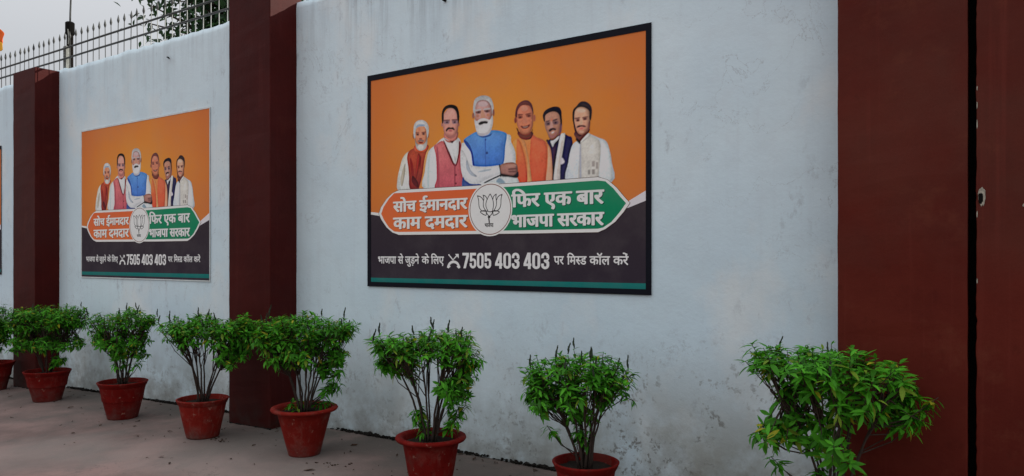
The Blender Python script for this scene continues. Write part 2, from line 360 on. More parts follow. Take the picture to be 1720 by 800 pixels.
  ([1661,1230,1660,1220,1657,1211,1652,1207,1647,1207,1643,1212,1640,1222,1639,1233,1640,1244,1643,1252,1647,1257,1652,1256,1657,1251,1660,1242],(136,76,58),(136,76,58),1),
  ([1497,1179,1512,1161,1530,1131,1573,1114,1614,1124,1635,1158,1633,1134,1620,1110,1578,1096,1530,1111,1506,1146],(112,60,48),(112,60,48),1),
  ([1596,1305,1593,1297,1584,1292,1571,1289,1556,1291,1543,1296,1534,1304,1531,1312,1534,1320,1543,1326,1556,1328,1571,1327,1584,1322,1593,1314],(176,112,92),(176,112,92),1),
  ([1506,1254,1520,1262,1549,1256,1547,1242,1520,1238],(112,62,50),(112,62,50),1),
  ([1536,1249,1532,1253,1524,1253,1520,1249,1524,1246,1532,1246],(36,20,22),(36,20,22),1),
  ([1578,1254,1597,1264,1622,1258,1624,1245,1597,1241],(112,62,50),(112,62,50),1),
  ([1612,1251,1608,1255,1600,1255,1596,1251,1600,1248,1608,1248],(36,20,22),(36,20,22),1),
  ([1510,1273,1549,1269,1549,1262,1512,1263],(84,44,38),(84,44,38),1),
  ([1576,1267,1618,1271,1620,1264,1578,1261],(84,44,38),(84,44,38),1),
  ([1559,1261,1572,1261,1593,1216,1585,1201,1557,1204,1549,1217],(170,102,80),(170,102,80),1),
  ([1539,1215,1538,1211,1534,1208,1527,1207,1520,1207,1514,1210,1510,1214,1508,1218,1510,1222,1514,1225,1520,1226,1527,1226,1534,1223,1538,1219],(168,102,78),(168,102,78),1),
  ([1629,1218,1628,1213,1624,1210,1619,1208,1613,1209,1608,1211,1604,1216,1603,1221,1604,1225,1608,1229,1613,1230,1619,1230,1624,1227,1628,1223],(166,98,74),(166,98,74),1),
  ([1532,1188,1568,1180,1612,1190,1603,1172,1576,1162,1547,1169],(86,32,30),(86,32,30),1),
  ([1549,1179,1574,1175,1599,1180,1589,1174,1572,1171,1555,1175],(176,146,128),(176,146,128),1),
  ([1597,1144,1595,1140,1589,1138,1581,1137,1571,1138,1563,1141,1557,1144,1555,1148,1557,1151,1563,1153,1571,1154,1581,1153,1589,1151,1595,1147],(164,100,76),(164,100,76),1),
 ],
 [
  ([2030,1043,1982,1032,1952,996,1929,898,1925,759,2259,741,2260,874,2242,965,2217,1019,2159,1047,2082,1077],(176,190,208),(168,184,204),1),
  ([2078,1077,2030,1039,2022,1013,2015,922,2018,754,2167,746,2174,880,2180,978,2165,1031,2125,1056],(180,178,166),(160,160,154),1),
  ([2020,1006,2027,1013,2030,891,2030,753,2018,754,2015,892],(140,146,158),(140,146,158),1),
  ([2175,1030,2217,1012,2242,958,2259,874,2259,741,2169,746,2172,881,2182,970],(186,204,208),(180,202,206),1),
  ([2112,892,2135,891,2135,853,2112,855],(136,132,128),(136,132,128),0),
  ([2142,883,2159,882,2159,836,2142,838],(136,132,128),(136,132,128),0),
  ([2082,834,2099,833,2099,802,2082,804],(120,120,116),(120,120,116),0),
  ([2112,836,2135,834,2135,800,2112,802],(124,122,118),(124,122,118),0),
  ([1980,1101,1987,1059,2020,1025,2048,1043,2082,1080,2091,1114],(96,56,48),(60,34,36),1),
  ([2073,1076,2089,1084,2099,1066,2041,1027,2022,1016,2027,1036],(188,186,176),(188,186,176),1),
  ([1985,1053,2001,1052,2022,1029,2020,1014,1999,1032],(30,26,34),(30,26,34),1),
  ([1969,1187,1973,1240,1995,1268,2039,1271,2082,1253,2097,1211,2096,1159,2089,1114,2065,1087,2032,1077,2001,1092,1981,1132],(176,132,108),(150,100,82),1),
  ([1964,1176,1960,1218,1967,1256,1991,1276,2022,1302,2061,1301,2095,1278,2111,1248,2111,1202,2101,1164,2092,1189,2092,1227,2073,1250,2041,1265,2006,1266,1983,1248,1976,1217,1974,1171],(40,26,30),(56,36,36),1),
  ([1966,1175,1976,1171,1987,1124,2006,1087,2032,1072,2009,1067,1987,1085,1974,1125],(72,42,42),(72,42,42),1),
  ([2089,1159,2099,1161,2092,1106,2065,1081,2041,1074,2073,1102],(120,76,64),(120,76,64),1),
  ([1983,1184,2000,1191,2022,1184,2020,1172,1994,1170],(116,78,68),(116,78,68),1),
  ([2012,1179,2008,1183,2000,1183,1996,1179,2000,1175,2008,1175],(36,20,22),(36,20,22),1),
  ([2039,1186,2056,1193,2079,1186,2073,1176,2049,1174],(116,78,68),(116,78,68),1),
  ([2067,1182,2063,1186,2055,1186,2051,1182,2055,1178,2063,1178],(36,20,22),(36,20,22),1),
  ([1978,1197,2020,1197,2020,1191,1980,1190],(80,50,46),(80,50,46),1),
  ([2036,1195,2078,1198,2080,1192,2037,1189],(80,50,46),(80,50,46),1),
  ([2023,1192,2036,1192,2042,1156,2037,1145,2020,1145,2015,1156],(182,138,114),(182,138,114),1),
  ([1991,1129,2006,1142,2030,1142,2055,1138,2068,1126,2053,1128,2030,1133,2009,1129],(52,24,36),(52,24,36),1),
  ([2008,1122,2030,1126,2053,1123,2042,1115,2022,1114],(176,92,84),(176,92,84),1),
  ([2051,1095,2049,1092,2044,1089,2036,1089,2028,1089,2020,1092,2015,1095,2013,1098,2015,1101,2020,1104,2028,1104,2036,1103,2044,1101,2049,1098],(180,130,110),(180,130,110),1),
  ([2065,1238,2061,1232,2052,1228,2038,1227,2023,1229,2009,1233,1999,1239,1995,1245,1999,1251,2009,1255,2023,1256,2038,1254,2052,1250,2061,1244],(192,152,130),(192,152,130),1),
 ],
 [
  ([1033,1112,996,1096,982,1000,989,903,1015,825,1033,747,1506,723,1506,797,1490,907,1487,999,1451,1076,1406,1140],(196,206,206),(176,192,200),1),
  ([1009,854,1069,798,1176,785,1153,741,1009,748],(52,70,120),(52,70,120),1),
  ([1141,1183,1081,1165,1015,1132,1033,1092,1081,1031,1095,954,1111,926,1223,913,1361,916,1389,951,1397,1043,1411,1116,1401,1149,1316,1176,1223,1180],(74,118,184),(50,92,168),1),
  ([1015,1132,1033,1092,1081,1031,1103,934,1115,926,1110,972,1095,1039,1062,1100],(44,72,136),(44,72,136),1),
  ([1361,1065,1379,1082,1386,989,1361,920,1350,921,1368,990],(56,96,162),(56,96,162),1),
  ([1214,1129,1221,1128,1223,914,1216,915],(44,78,146),(44,78,146),0),
  ([1228,1114,1227,1111,1225,1110,1222,1109,1219,1109,1216,1110,1214,1112,1214,1115,1214,1117,1216,1119,1219,1120,1222,1120,1225,1118,1227,1116],(34,58,116),(34,58,116),1),
  ([1242,1014,1241,1010,1238,1007,1234,1006,1229,1007,1225,1008,1222,1012,1221,1015,1222,1019,1225,1022,1229,1023,1234,1023,1238,1021,1241,1018],(34,54,104),(34,54,104),1),
  ([1129,1170,1170,1140,1217,1132,1264,1141,1279,1161,1258,1149,1211,1143,1159,1152],(40,62,112),(40,62,112),1),
  ([984,1019,996,1057,1033,1016,1069,946,1129,921,1235,910,1356,913,1361,861,1293,837,1223,818,1141,789,1057,808,1009,854],(204,210,206),(180,190,198),1),
  ([1045,976,1081,897,1141,846,1081,859,1038,919],(152,164,178),(152,164,178),1),
  ([1141,879,1200,890,1270,893,1264,885,1188,877],(134,148,158),(134,148,158),1),
  ([1206,797,1281,824,1356,847,1361,838,1281,813,1223,792],(34,42,56),(34,42,56),1),
  ([1223,792,1304,812,1367,832,1462,823,1506,811,1506,723,1200,739],(186,198,198),(150,178,180),1),
  ([1350,824,1397,784,1350,783,1316,798],(112,132,146),(112,132,146),1),
  ([1341,918,1354,917,1366,879,1363,833,1350,833,1352,870],(26,22,30),(26,22,30),1),
  ([1354,913,1418,931,1473,927,1501,907,1509,870,1502,837,1473,826,1406,836,1366,845],(132,96,86),(108,74,70),1),
  ([1418,912,1473,918,1498,901,1473,898,1429,901],(150,110,98),(150,110,98),1),
  ([1429,886,1495,885,1498,876,1431,876],(86,54,52),(86,54,52),1),
  ([1429,867,1498,865,1495,856,1433,858],(86,54,52),(86,54,52),1),
  ([1363,853,1406,843,1473,833,1511,860,1515,823,1490,814,1429,825,1367,832],(28,22,32),(28,22,32),1),
  ([1115,1314,1122,1389,1164,1420,1211,1422,1258,1396,1279,1343,1281,1278,1267,1232,1235,1207,1153,1215,1124,1265],(150,120,118),(146,98,84),1),
  ([1103,1363,1117,1423,1159,1444,1211,1445,1264,1422,1290,1370,1293,1323,1281,1296,1272,1353,1246,1394,1206,1412,1159,1412,1131,1388,1124,1342,1122,1299,1107,1324],(176,176,174),(182,182,182),1),
  ([1116,1304,1115,1295,1112,1287,1107,1283,1103,1283,1098,1288,1095,1297,1094,1307,1095,1317,1098,1324,1103,1328,1107,1328,1112,1323,1115,1314],(122,80,66),(122,80,66),1),
  ([1302,1307,1301,1296,1298,1287,1295,1282,1291,1283,1287,1288,1284,1298,1283,1309,1284,1320,1287,1329,1291,1334,1295,1333,1298,1328,1301,1319],(110,72,62),(110,72,62),1),
  ([1115,1276,1138,1262,1164,1273,1200,1279,1237,1265,1260,1261,1283,1291,1288,1239,1277,1194,1258,1163,1217,1149,1170,1153,1138,1179,1122,1228],(178,176,178),(188,186,186),1),
  ([1141,1174,1174,1166,1217,1162,1260,1172,1244,1152,1200,1144,1159,1152],(150,150,158),(150,150,158),1),
  ([1150,1263,1172,1272,1200,1275,1230,1266,1249,1251,1230,1243,1211,1253,1195,1254,1172,1247,1157,1245],(176,170,168),(176,170,168),1),
  ([1153,1242,1172,1253,1197,1256,1225,1253,1242,1242,1230,1232,1206,1236,1186,1231,1164,1229],(34,24,28),(34,24,28),1),
  ([1127,1332,1153,1340,1179,1334,1176,1317,1141,1315],(100,72,68),(100,72,68),1),
  ([1163,1327,1159,1330,1151,1330,1147,1327,1151,1323,1159,1323],(36,20,22),(36,20,22),1),
  ([1204,1333,1230,1339,1258,1331,1256,1316,1223,1316],(100,72,68),(100,72,68),1),
  ([1242,1326,1238,1330,1230,1330,1226,1326,1230,1322,1238,1322],(36,20,22),(36,20,22),1),
  ([1124,1347,1176,1349,1179,1341,1127,1337],(150,146,146),(150,146,146),1),
  ([1202,1346,1258,1346,1260,1338,1204,1338],(150,146,146),(150,146,146),1),
  ([1181,1339,1197,1337,1216,1298,1214,1279,1183,1280,1174,1294],(166,118,98),(166,118,98),1),
  ([1242,1378,1237,1369,1224,1363,1205,1361,1185,1364,1166,1370,1153,1379,1148,1388,1153,1397,1166,1403,1185,1404,1205,1402,1224,1396,1237,1387],(166,140,140),(166,140,140),1),
  ([1260,1294,1259,1289,1254,1286,1248,1284,1240,1285,1234,1288,1229,1292,1228,1297,1229,1302,1234,1305,1240,1307,1248,1306,1254,1303,1259,1299],(158,104,84),(158,104,84),1),
  ([1160,1298,1158,1293,1154,1290,1149,1288,1142,1289,1137,1291,1133,1296,1131,1301,1133,1306,1137,1309,1142,1311,1149,1310,1154,1307,1158,1303],(150,98,80),(150,98,80),1),
 ],
]
PLANTS = [
 (-10.32,3.93,-0.130,7,[(-0.275,0.833,0.217,0.203),(-0.022,0.869,0.217,0.203),(0.109,0.796,0.072,0.145),(0.014,0.615,0.13,0.109)]),
 (-8.86,3.90,-0.096,9,[(-0.223,0.906,0.184,0.171),(0.039,0.939,0.25,0.144),(0.282,0.939,0.144,0.131),(0.322,0.644,0.092,0.066),(-0.243,0.644,0.144,0.105),(0.039,0.663,0.144,0.092),(0.138,0.479,0.079,0.053)]),
 (-7.11,3.80,-0.055,10,[(-0.2,0.937,0.114,0.103),(0.046,0.983,0.183,0.092),(0.235,0.937,0.08,0.08),(0.315,0.983,0.04,0.046),(-0.137,0.743,0.149,0.08),(0.12,0.743,0.137,0.08),(-0.011,0.583,0.092,0.051),(0.177,0.583,0.074,0.051),(-0.297,0.8,0.046,0.046)]),
 (-5.69,3.72,-0.022,8,[(-0.191,0.944,0.121,0.111),(0.01,0.944,0.171,0.1),(0.241,0.929,0.171,0.121),(0.392,0.889,0.08,0.111),(0.301,0.718,0.1,0.111),(-0.171,0.819,0.05,0.06),(0.382,0.969,0.07,0.09)]),
 (-4.47,3.77,0.000,9,[(-0.293,0.932,0.081,0.09),(-0.221,0.96,0.144,0.108),(-0.005,0.982,0.18,0.117),(0.221,0.96,0.153,0.108),(0.356,0.982,0.054,0.054),(-0.185,0.779,0.108,0.081),(-0.014,0.779,0.126,0.081),(0.293,0.779,0.059,0.063),(0.131,0.635,0.072,0.054),(0.23,0.554,0.068,0.054),(0.266,0.667,0.045,0.054),(-0.095,0.41,0.045,0.027),(0.153,0.41,0.054,0.023)]),
 (-3.09,3.62,0.000,10,[(-0.28,0.963,0.106,0.091),(-0.053,0.963,0.159,0.095),(0.155,0.963,0.129,0.106),(0.272,0.838,0.061,0.121),(-0.31,0.838,0.076,0.068),(-0.129,0.819,0.076,0.061),(0.166,0.698,0.098,0.068),(0.204,0.584,0.076,0.061),(-0.091,0.524,0.045,0.045),(0.155,0.478,0.045,0.038),(-0.045,0.422,0.068,0.015)]),
 (-2.04,3.74,0.000,11,[(-0.265,0.849,0.102,0.088),(-0.078,0.883,0.142,0.088),(0.126,0.866,0.122,0.088),(0.234,0.828,0.041,0.054),(-0.292,0.737,0.075,0.075),(-0.112,0.747,0.095,0.068),(0.098,0.747,0.075,0.061),(-0.027,0.577,0.047,0.102),(-0.288,0.638,0.041,0.061),(0.254,0.693,0.034,0.027),(-0.207,0.53,0.014,0.02)]),
 (-0.72,3.79,0.000,10,[(-0.326,1.019,0.091,0.062),(-0.212,1.019,0.085,0.074),(-0.085,1.019,0.119,0.074),(-0.184,0.956,0.096,0.04),(0.099,1.004,0.119,0.074),(0.246,0.956,0.074,0.062),(0.405,0.877,0.062,0.057),(0.368,0.778,0.057,0.045),(-0.212,0.9,0.074,0.045),(-0.014,0.863,0.119,0.062),(0.161,0.806,0.079,0.051),(-0.365,0.684,0.045,0.051),(-0.263,0.616,0.068,0.045),(-0.093,0.636,0.085,0.062),(-0.17,0.75,0.057,0.04),(-0.014,0.735,0.045,0.034),(0.133,0.466,0.04,0.028),(-0.085,0.495,0.04,0.034),(0.303,0.764,0.04,0.045),(-0.297,0.537,0.028,0.023)]),
]

# ------------------------------------------------------------------ the setting
WY = 4.47                                 # front plane of the wall
def gz(x):
    return 0 if x > -4.77 else .0235 * (max(x, -30) + 4.77)
bm = bmesh.new()
def lines(a, b, dense):
    return sorted(set([a, a * .5, a * .25, b * .25, b * .5, b] + dense))
xs = lines(-320, 320, [-30 + .25 * i for i in range(141)] + [8, 12, 20, 30, -50])
ys = lines(-320, 320, [-3 + .25 * i for i in range(33)] + [-30, -12, -6, 8, 14, 25, 40])
g = [[bm.verts.new((x, y, gz(x) + (.006 * noise.noise(Vector((x * .8, y * .8, 0))) if -30 < x < 6 and -3 < y < 5.2 else 0))) for x in xs] for y in ys]
for j in range(len(ys) - 1):
    for i in range(len(xs) - 1):
        bm.faces.new((g[j][i], g[j][i+1], g[j+1][i+1], g[j+1][i]))
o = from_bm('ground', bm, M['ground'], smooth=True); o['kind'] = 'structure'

# whitewashed wall, slightly uneven, ragged at the coping
def wall_y(x, z):
    return WY + .004 + .004 * noise.noise(Vector((x * .9, z * .9, 3))) + .0015 * noise.noise(Vector((x * 5, z * 5, 8)))
bm = bmesh.new()
X0, X1, NX, NZ, TH = -16.0, -.220, 320, 80, .24
def topz(x): return 3.80 + .020 * noise.noise(Vector((x * 2.6, 0, 5))) + .016 * noise.noise(Vector((x * 9, 0, 9)))
front = []; back = []
for i in range(NX + 1):
    x = X0 + (X1 - X0) * i / NX; t = topz(x); col = []
    for k in range(NZ + 1):
        z = -.6 + (t + .6) * k / NZ
        col.append(bm.verts.new((x, wall_y(x, z) + (.008 if k == NZ else 0), z)))
    front.append(col)
    back.append([bm.verts.new((x, WY + TH, t - .01)), bm.verts.new((x, WY + TH, -.6))])
for i in range(NX):
    a, b = front[i], front[i+1]
    for k in range(NZ): bm.faces.new((a[k], b[k], b[k+1], a[k+1]))
    bm.faces.new((a[NZ], b[NZ], back[i+1][0], back[i][0]))
    bm.faces.new((back[i][0], back[i+1][0], back[i+1][1], back[i][1]))
for q, fl in ((0, 1), (NX, -1)):
    f = front[q] + back[q]
    bm.faces.new(f[::fl][::-1])
wall = from_bm('boundary_wall', bm, M['wall'], smooth=True)
for p in wall.data.polygons: p.use_smooth = abs(p.normal.y) > .9
tag(wall, 'long whitewashed plaster wall with rain streaks and stained foot, posters fixed on it', 'wall')

# red pillars
def pillar(x0, x1, y0, top, mat, label, name='red_pillar', rough=.002, group='red pillars dividing the wall', jag=None):
    bm = bmesh.new(); n = 60; cols = []
    z0 = gz((x0 + x1) / 2) - .3
    for k in range(n + 1):
        z = z0 + (top - z0) * k / n
        j = lambda s: rough * noise.noise(Vector((s * 7, z * 6, x0))) + rough * .6 * noise.noise(Vector((s * 3, z * 25, x0)))
        l = (jag or 1)
        cols.append([bm.verts.new(p) for p in ((x0 + j(1) * l, y0 + j(2), z), (x0 + .008, y0 - .004 + j(2), z), ((x0 + x1) / 2, y0 - .004 + j(5) * 2, z), (x1 - .008, y0 - .004 + j(3), z), (x1 + j(4), y0 + j(3), z), (x1 + j(4), WY + .06, z), (x0 + j(1) * l, WY + .06, z))])
    for a, b in zip(cols, cols[1:]):
        for k in range(7): bm.faces.new((a[k], a[(k+1) % 7], b[(k+1) % 7], b[k]))
    bm.faces.new(cols[-1]); bm.faces.new(cols[0][::-1])
    o = from_bm(name, bm, mat)
    return tag(o, label, 'pillar', group)
pillar(-10.44, -9.85, 4.20, 3.79, M['red'], 'dark red pillar whose top shows below the iron railing')
pillar(-6.00, -5.41, 4.19, 3.93, M['red'], 'dark red pillar standing between the two whole posters')
pillar(-.786, -.204, 4.19, 4.1, M['red2'], 'wide red pillar at the right end of the whitewashed wall')
gp = thing('gate_pillar', 'brick red pillar right of the narrow black gap, with chipped paint', 'pillar', (-.168, 4.19, 0))
bm = bmesh.new(); n = 160; cols = []
for k in range(n + 1):
    z = -.3 + 4.5 * k / n
    e = .004 * noise.noise(Vector((1, z * 9, 4))) + .004 * noise.noise(Vector((2, z * 34, 4)))
    cols.append([bm.verts.new(p) for p in ((e, 0, z), (e + .003, -.003, z), (.9, -.003, z), (.9, .4, z), (e, .4, z))])
for a, b in zip(cols, cols[1:]):
    for k in range(5): bm.faces.new((a[k], a[(k+1) % 5], b[(k+1) % 5], b[k]))
bm.faces.new(cols[-1]); bm.faces.new(cols[0][::-1])
from_bm('shaft', bm, M['red2'], gp)
# near-black box deep in the gap, its colour stands in for shade
bm = bmesh.new(); box(bm, -.045, .004, .16, .39, -.3, 4.1); from_bm('gap_shade', bm, M['cavity'], gp)
def blotch(name, cx, cz, rx, rz, mat, parent, y0, th, seed, n=22):
    bm = bmesh.new(); a, b = [], []
    for k in range(n):
        t = 2 * math.pi * k / n; q = 1 + .28 * noise.noise(Vector((math.cos(t) * 1.6, math.sin(t) * 1.6, seed))) + .30 * noise.noise(Vector((math.cos(t) * 4, math.sin(t) * 4, seed)))
        p = (cx + rx * q * math.cos(t), cz + rz * q * math.sin(t))
        a.append(bm.verts.new((p[0], y0, p[1]))); b.append(bm.verts.new((cx + (p[0]-cx) * .86, y0 - th, cz + (p[1]-cz) * .86)))
    for k in range(n): bm.faces.new((a[k], a[(k+1) % n], b[(k+1) % n], b[k]))
    bm.faces.new(b)
    return from_bm(name, bm, mat, parent)
blotch('chipped_plaster', .022, 1.784, .016, .046, M['plaster'], gp, -.001, .007, 3)
blotch('chip_hollow', .018, 1.776, .010, .030, M['cavity'], gp, -.0075, .002, 7)
for i, (z, h) in enumerate(((2.22, .05), (2.13, .06), (2.30, .03), (1.70, .05), (1.38, .03))):
    blotch('paint_flake', .003, z, .0024, h * .38, M['plaster'], gp, -.001, .004, 11 + i, 12)
for i, (x, z, r) in enumerate(((.190, 1.735, .010), (.205, 1.715, .006), (.21, 1.64, .006), (.23, 1.77, .012))):
    blotch('paint_flake', x, z, r, r * .8, M['plaster'], gp, -.001, .004, 31 + i, 12)

# dark dirt caught where the wall meets the paving
bm = bmesh.new()
def clod(x, y, z, r, fl=.5):
    t = bmesh.ops.create_icosphere(bm, subdivisions=1, radius=r)
    for v in t['verts']:
        v.co = Vector((v.co.x * random.uniform(.8, 1.6), v.co.y * random.uniform(.6, 1.2), v.co.z * fl)) * (1 + random.uniform(-.2, .2)) + Vector((x, y, z))
x = -12.
while x < -.8:
    if not (-10.46 < x < -9.83 or -6.02 < x < -5.39):
        d = noise.noise(Vector((x * 1.7, 2, 0))) + .35
        if d > 0 and random.random() < .9:
            for _ in range(2): clod(x + random.uniform(-.02, .02), WY - random.uniform(.0, .018), gz(x) + .004 + random.uniform(0, .015), random.uniform(.008, .020) * min(1.2, .6 + d), .7)
        elif random.random() < .5:
            clod(x, WY - .006, gz(x) + .003, random.uniform(.006, .011))
    else:
        if random.random() < .6: clod(x, (4.19) - random.uniform(0, .02), gz(x) + .003, random.uniform(.006, .014))
    x += random.uniform(.010, .022)
o = from_bm('dirt', bm, M['grime']); o['kind'] = 'stuff'; o['label'] = 'black dirt and moss along the foot of the wall'

# fallen bits of leaf and grit on the paving
bm = bmesh.new()
for i in range(230):
    x = random.uniform(-10.5, -.6); y = 4.42 - abs(random.gauss(0, .75))
    if y < 1.2: continue
    r = random.choice((.006, .008, .010, .014, .020)) * random.uniform(.7, 1.1); a = random.uniform(0, 6.28); z = gz(x) + .004
    ca, sa = math.cos(a), math.sin(a); L = r * random.uniform(1.2, 2.4)
    p = [(-L, 0, 0), (-L*.3, -r*.6, .006), (L*.4, -r*.5, .004), (L, 0, .007), (L*.3, r*.6, .003), (-L*.4, r*.5, .008)]
    bm.faces.new([bm.verts.new((x + q[0]*ca - q[1]*sa, y + q[0]*sa + q[1]*ca, z + q[2] * random.uniform(.4, 1.6))) for q in p])
for cx, cy in ((-4.12, 3.66), (-4.02, 3.72), (-5.52, 3.72), (-5.35, 3.70)):
    for _ in range(9):
        clod(cx + random.gauss(0, .05), cy + random.gauss(0, .03), gz(cx) + .004, random.uniform(.004, .011), .5)
o = from_bm('leaf_litter', bm, M['twig']); o['kind'] = 'stuff'; o['label'] = 'dry leaf crumbs and grit scattered on the paving'

# small fixings on the wall
def peg(x, z, label, pts, r):
    bm = bmesh.new(); tube(bm, pts, [r * (1 - .12 * i) for i in range(len(pts))], 6)
    o = from_bm('nail', bm, M['rust']); o.location = (x, WY + .004, z); tag(o, label, 'nail')
peg(-7.45, 3.60, 'bent dark nail sticking out of the wall above the smaller poster', [(0, .02, 0), (.0, -.02, .004), (.05, -.045, -.012), (.10, -.055, -.035)], .008)
peg(-3.67, 3.475, 'short dark nail high above the large black-bordered poster', [(0, .02, 0), (0, -.03, .002), (.012, -.045, .012)], .012)

# ------------------------------------------------------------------ railing on the wall
FY = 4.55
fence = thing('iron_railing', 'grey iron railing of spear-topped bars along the top of the wall', 'railing', (-9, FY, 3.78))
for zz in (.190, .320):
    bm = bmesh.new()
    pts = [(-4.6 + .25 * i, 0, zz + .004 * noise.noise(Vector((i * .3, zz, 0)))) for i in range(31)]
    tube(bm, pts, [.012] * len(pts), 8)
    from_bm('rail', bm, M['iron'], fence, True)
bm = bmesh.new(); tube(bm, [(0, 0, 0), (0, 0, .43)], [.0055, .0055], 6); bar0 = None
def bar_mesh():
    bm = bmesh.new(); tube(bm, [(0, 0, -.03), (0, 0, .43)], [.0048, .0048], 6)
    me = bpy.data.meshes.new('bar'); bm.to_mesh(me); me.materials.append(M['iron']); return me
def spear_mesh():
    bm = bmesh.new(); tube(bm, [(0, 0, .425), (0, 0, .44), (0, 0, .458), (0, 0, .475), (0, 0, .52)], [.006, .011, .015, .012, .0015], 6)
    me = bpy.data.meshes.new('spearhead'); bm.to_mesh(me); me.materials.append(M['iron']); return me
bm.free(); BMh, SMh = bar_mesh(), spear_mesh()
BML = BMh.copy(); BML.materials[0] = M['iron_lit']  # lit copy of the bar iron: light on the right-hand bars is in the colour
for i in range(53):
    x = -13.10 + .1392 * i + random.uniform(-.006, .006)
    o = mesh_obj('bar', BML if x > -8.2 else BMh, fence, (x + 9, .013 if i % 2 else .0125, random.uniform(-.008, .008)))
    o.rotation_euler = (random.uniform(-.01, .01), random.uniform(-.018, .018), 0)
    mesh_obj('spearhead', SMh, o)
bm = bmesh.new(); box(bm, -.036, .036, .02, .030, -.02, .36); box(bm, .028, .036, .030, .06, -.02, .36)
o = from_bm('post', bm, M['postgrey'], fence); o.location = (-9.925 + 9, 0, 0); o['label'] = 'flat grey upright with rows of holes'
for i in range(5):
    for j in (-1, 1):
        bm = bmesh.new(); tube(bm, [(0, 0, 0), (0, -.002, 0)], [.008, .008], 8)
        q = from_bm('hole', bm, M['cavity'], o); q.location = (.017 * j, .0195, .20 + .032 * i)

# dark post with a thin mast behind the wall
post = thing('dark_post', 'charred dark post with a thin mast tied on, behind the railing', 'post', (-10.41, 4.86, gz(-10.364)))
bm = bmesh.new(); n = 24
tube(bm, [(.010 * noise.noise(Vector((k * .4, 0, 0))), 0, 4.80 * k / n - .2) for k in range(n + 1)], [.042 + .004 * noise.noise(Vector((k, 3, 0))) for k in range(n + 1)], 8)
from_bm('shaft', bm, M['rust'], post)
bm = bmesh.new(); tube(bm, [(0, 0, 4.56), (0, 0, 4.58), (0, 0, 4.72), (0, 0, 4.735)], [.045, .058, .058, .04], 10)
from_bm('cap', bm, M['cavity'], post)
bm = bmesh.new(); tube(bm, [(.0, .0, 4.6), (.01, 0, 4.85), (.045, 0, 5.3), (.10, 0, 6.0)], [.012, .012, .011, .009], 8)
from_bm('mast', bm, M['iron'], post, True)
bm = bmesh.new(); tube(bm, [(-.05, -.01, 4.55), (-.06, -.012, 4.40), (-.055, -.01, 4.05)], [.004] * 3, 5); tube(bm, [(.05, -.05, 4.62), (.075, -.05, 4.50), (.06, -.05, 4.42)], [.006] * 3, 5)
from_bm('cord', bm, M['postgrey'], post)

# ------------------------------------------------------------------ leaves
def leaf_verts(L, W, fold=.28, droop=.30, tw=0.):
    st = [(0, .04), (.18, .60), (.42, 1.), (.68, .78), (.88, .34), (1., .0)]
    out = []
    for t, q in st:
        z = -droop * L * t * t; w_ = W * .5 * q
        out.append(((t * L, 0, z), (t * L, w_, z + fold * w_ + tw * t * w_), (t * L, -w_, z + fold * w_ - tw * t * w_)))
    return out
def leaf_cols(kind=None):
    r = random.random() if kind is None else kind
    j = random.uniform(.72, 1.25)
    if r < .035: c = (.34, .33, .025)
    elif r < .10: c = (.15, .24, .022)
    elif r < .30: c = (.034, .145, .010)
    elif r < .72: c = (.055, .245, .014)
    else: c = (.080, .330, .020)
    return (c[0] * j, c[1] * j, c[2] * j, 1)
class Leaves:
    def __init__(s): s.v, s.f, s.c = [], [], []
    def add(s, mat, L, W, col, **k):
        n0 = len(s.v)
        for a, b, c in leaf_verts(L, W, **k):
            for p in (a, b, c): s.v.append(mat @ Vector(p)); s.c.append(col)
        for i in range(5):
            a = n0 + i * 3; b = a + 3
            if i < 4: s.f += [(a, b, b+1, a+1), (a, a+2, b+2, b)]
            else: s.f += [(a, b, a+1), (a, a+2, b)]
    def mesh(s, name, mat):
        me = bpy.data.meshes.new(name); me.from_pydata([tuple(v) for v in s.v], [], s.f)
        at = me.color_attributes.new('Col', 'FLOAT_COLOR', 'POINT')
        at.data.foreach_set('color', [x for c in s.c for x in c])
        for p in me.polygons: p.use_smooth = True
        me.materials.append(mat); return me
LEAF_MESH = []
for i in range(14):
    l = Leaves(); l.add(Matrix.Identity(4), 1, random.uniform(.25, .33), leaf_cols((i + .5) / 14), fold=random.uniform(.15, .4), droop=random.uniform(.1, .45), tw=random.uniform(-.3, .3))
    LEAF_MESH.append(l.mesh('leaf', M['leaf']))
def spike_bm(h):
    bm = bmesh.new(); pts, rr = [], []
    for k in range(9):
        pts.append((.002 * math.sin(k), .002 * math.cos(k), -.02 + (h + .02) * k / 8)); rr.append((.0035 if k < 2 else (.0072 if k % 2 else .0052)) * (1 - .55 * max(0, k - 4) / 4))
    tube(bm, pts, rr, 6); return bm
SPIKE = []
for h in (.045, .06, .075):
    bm = spike_bm(h); me = bpy.data.meshes.new('flower_spike'); bm.to_mesh(me); bm.free(); me.materials.append(M['spike']); SPIKE.append(me)

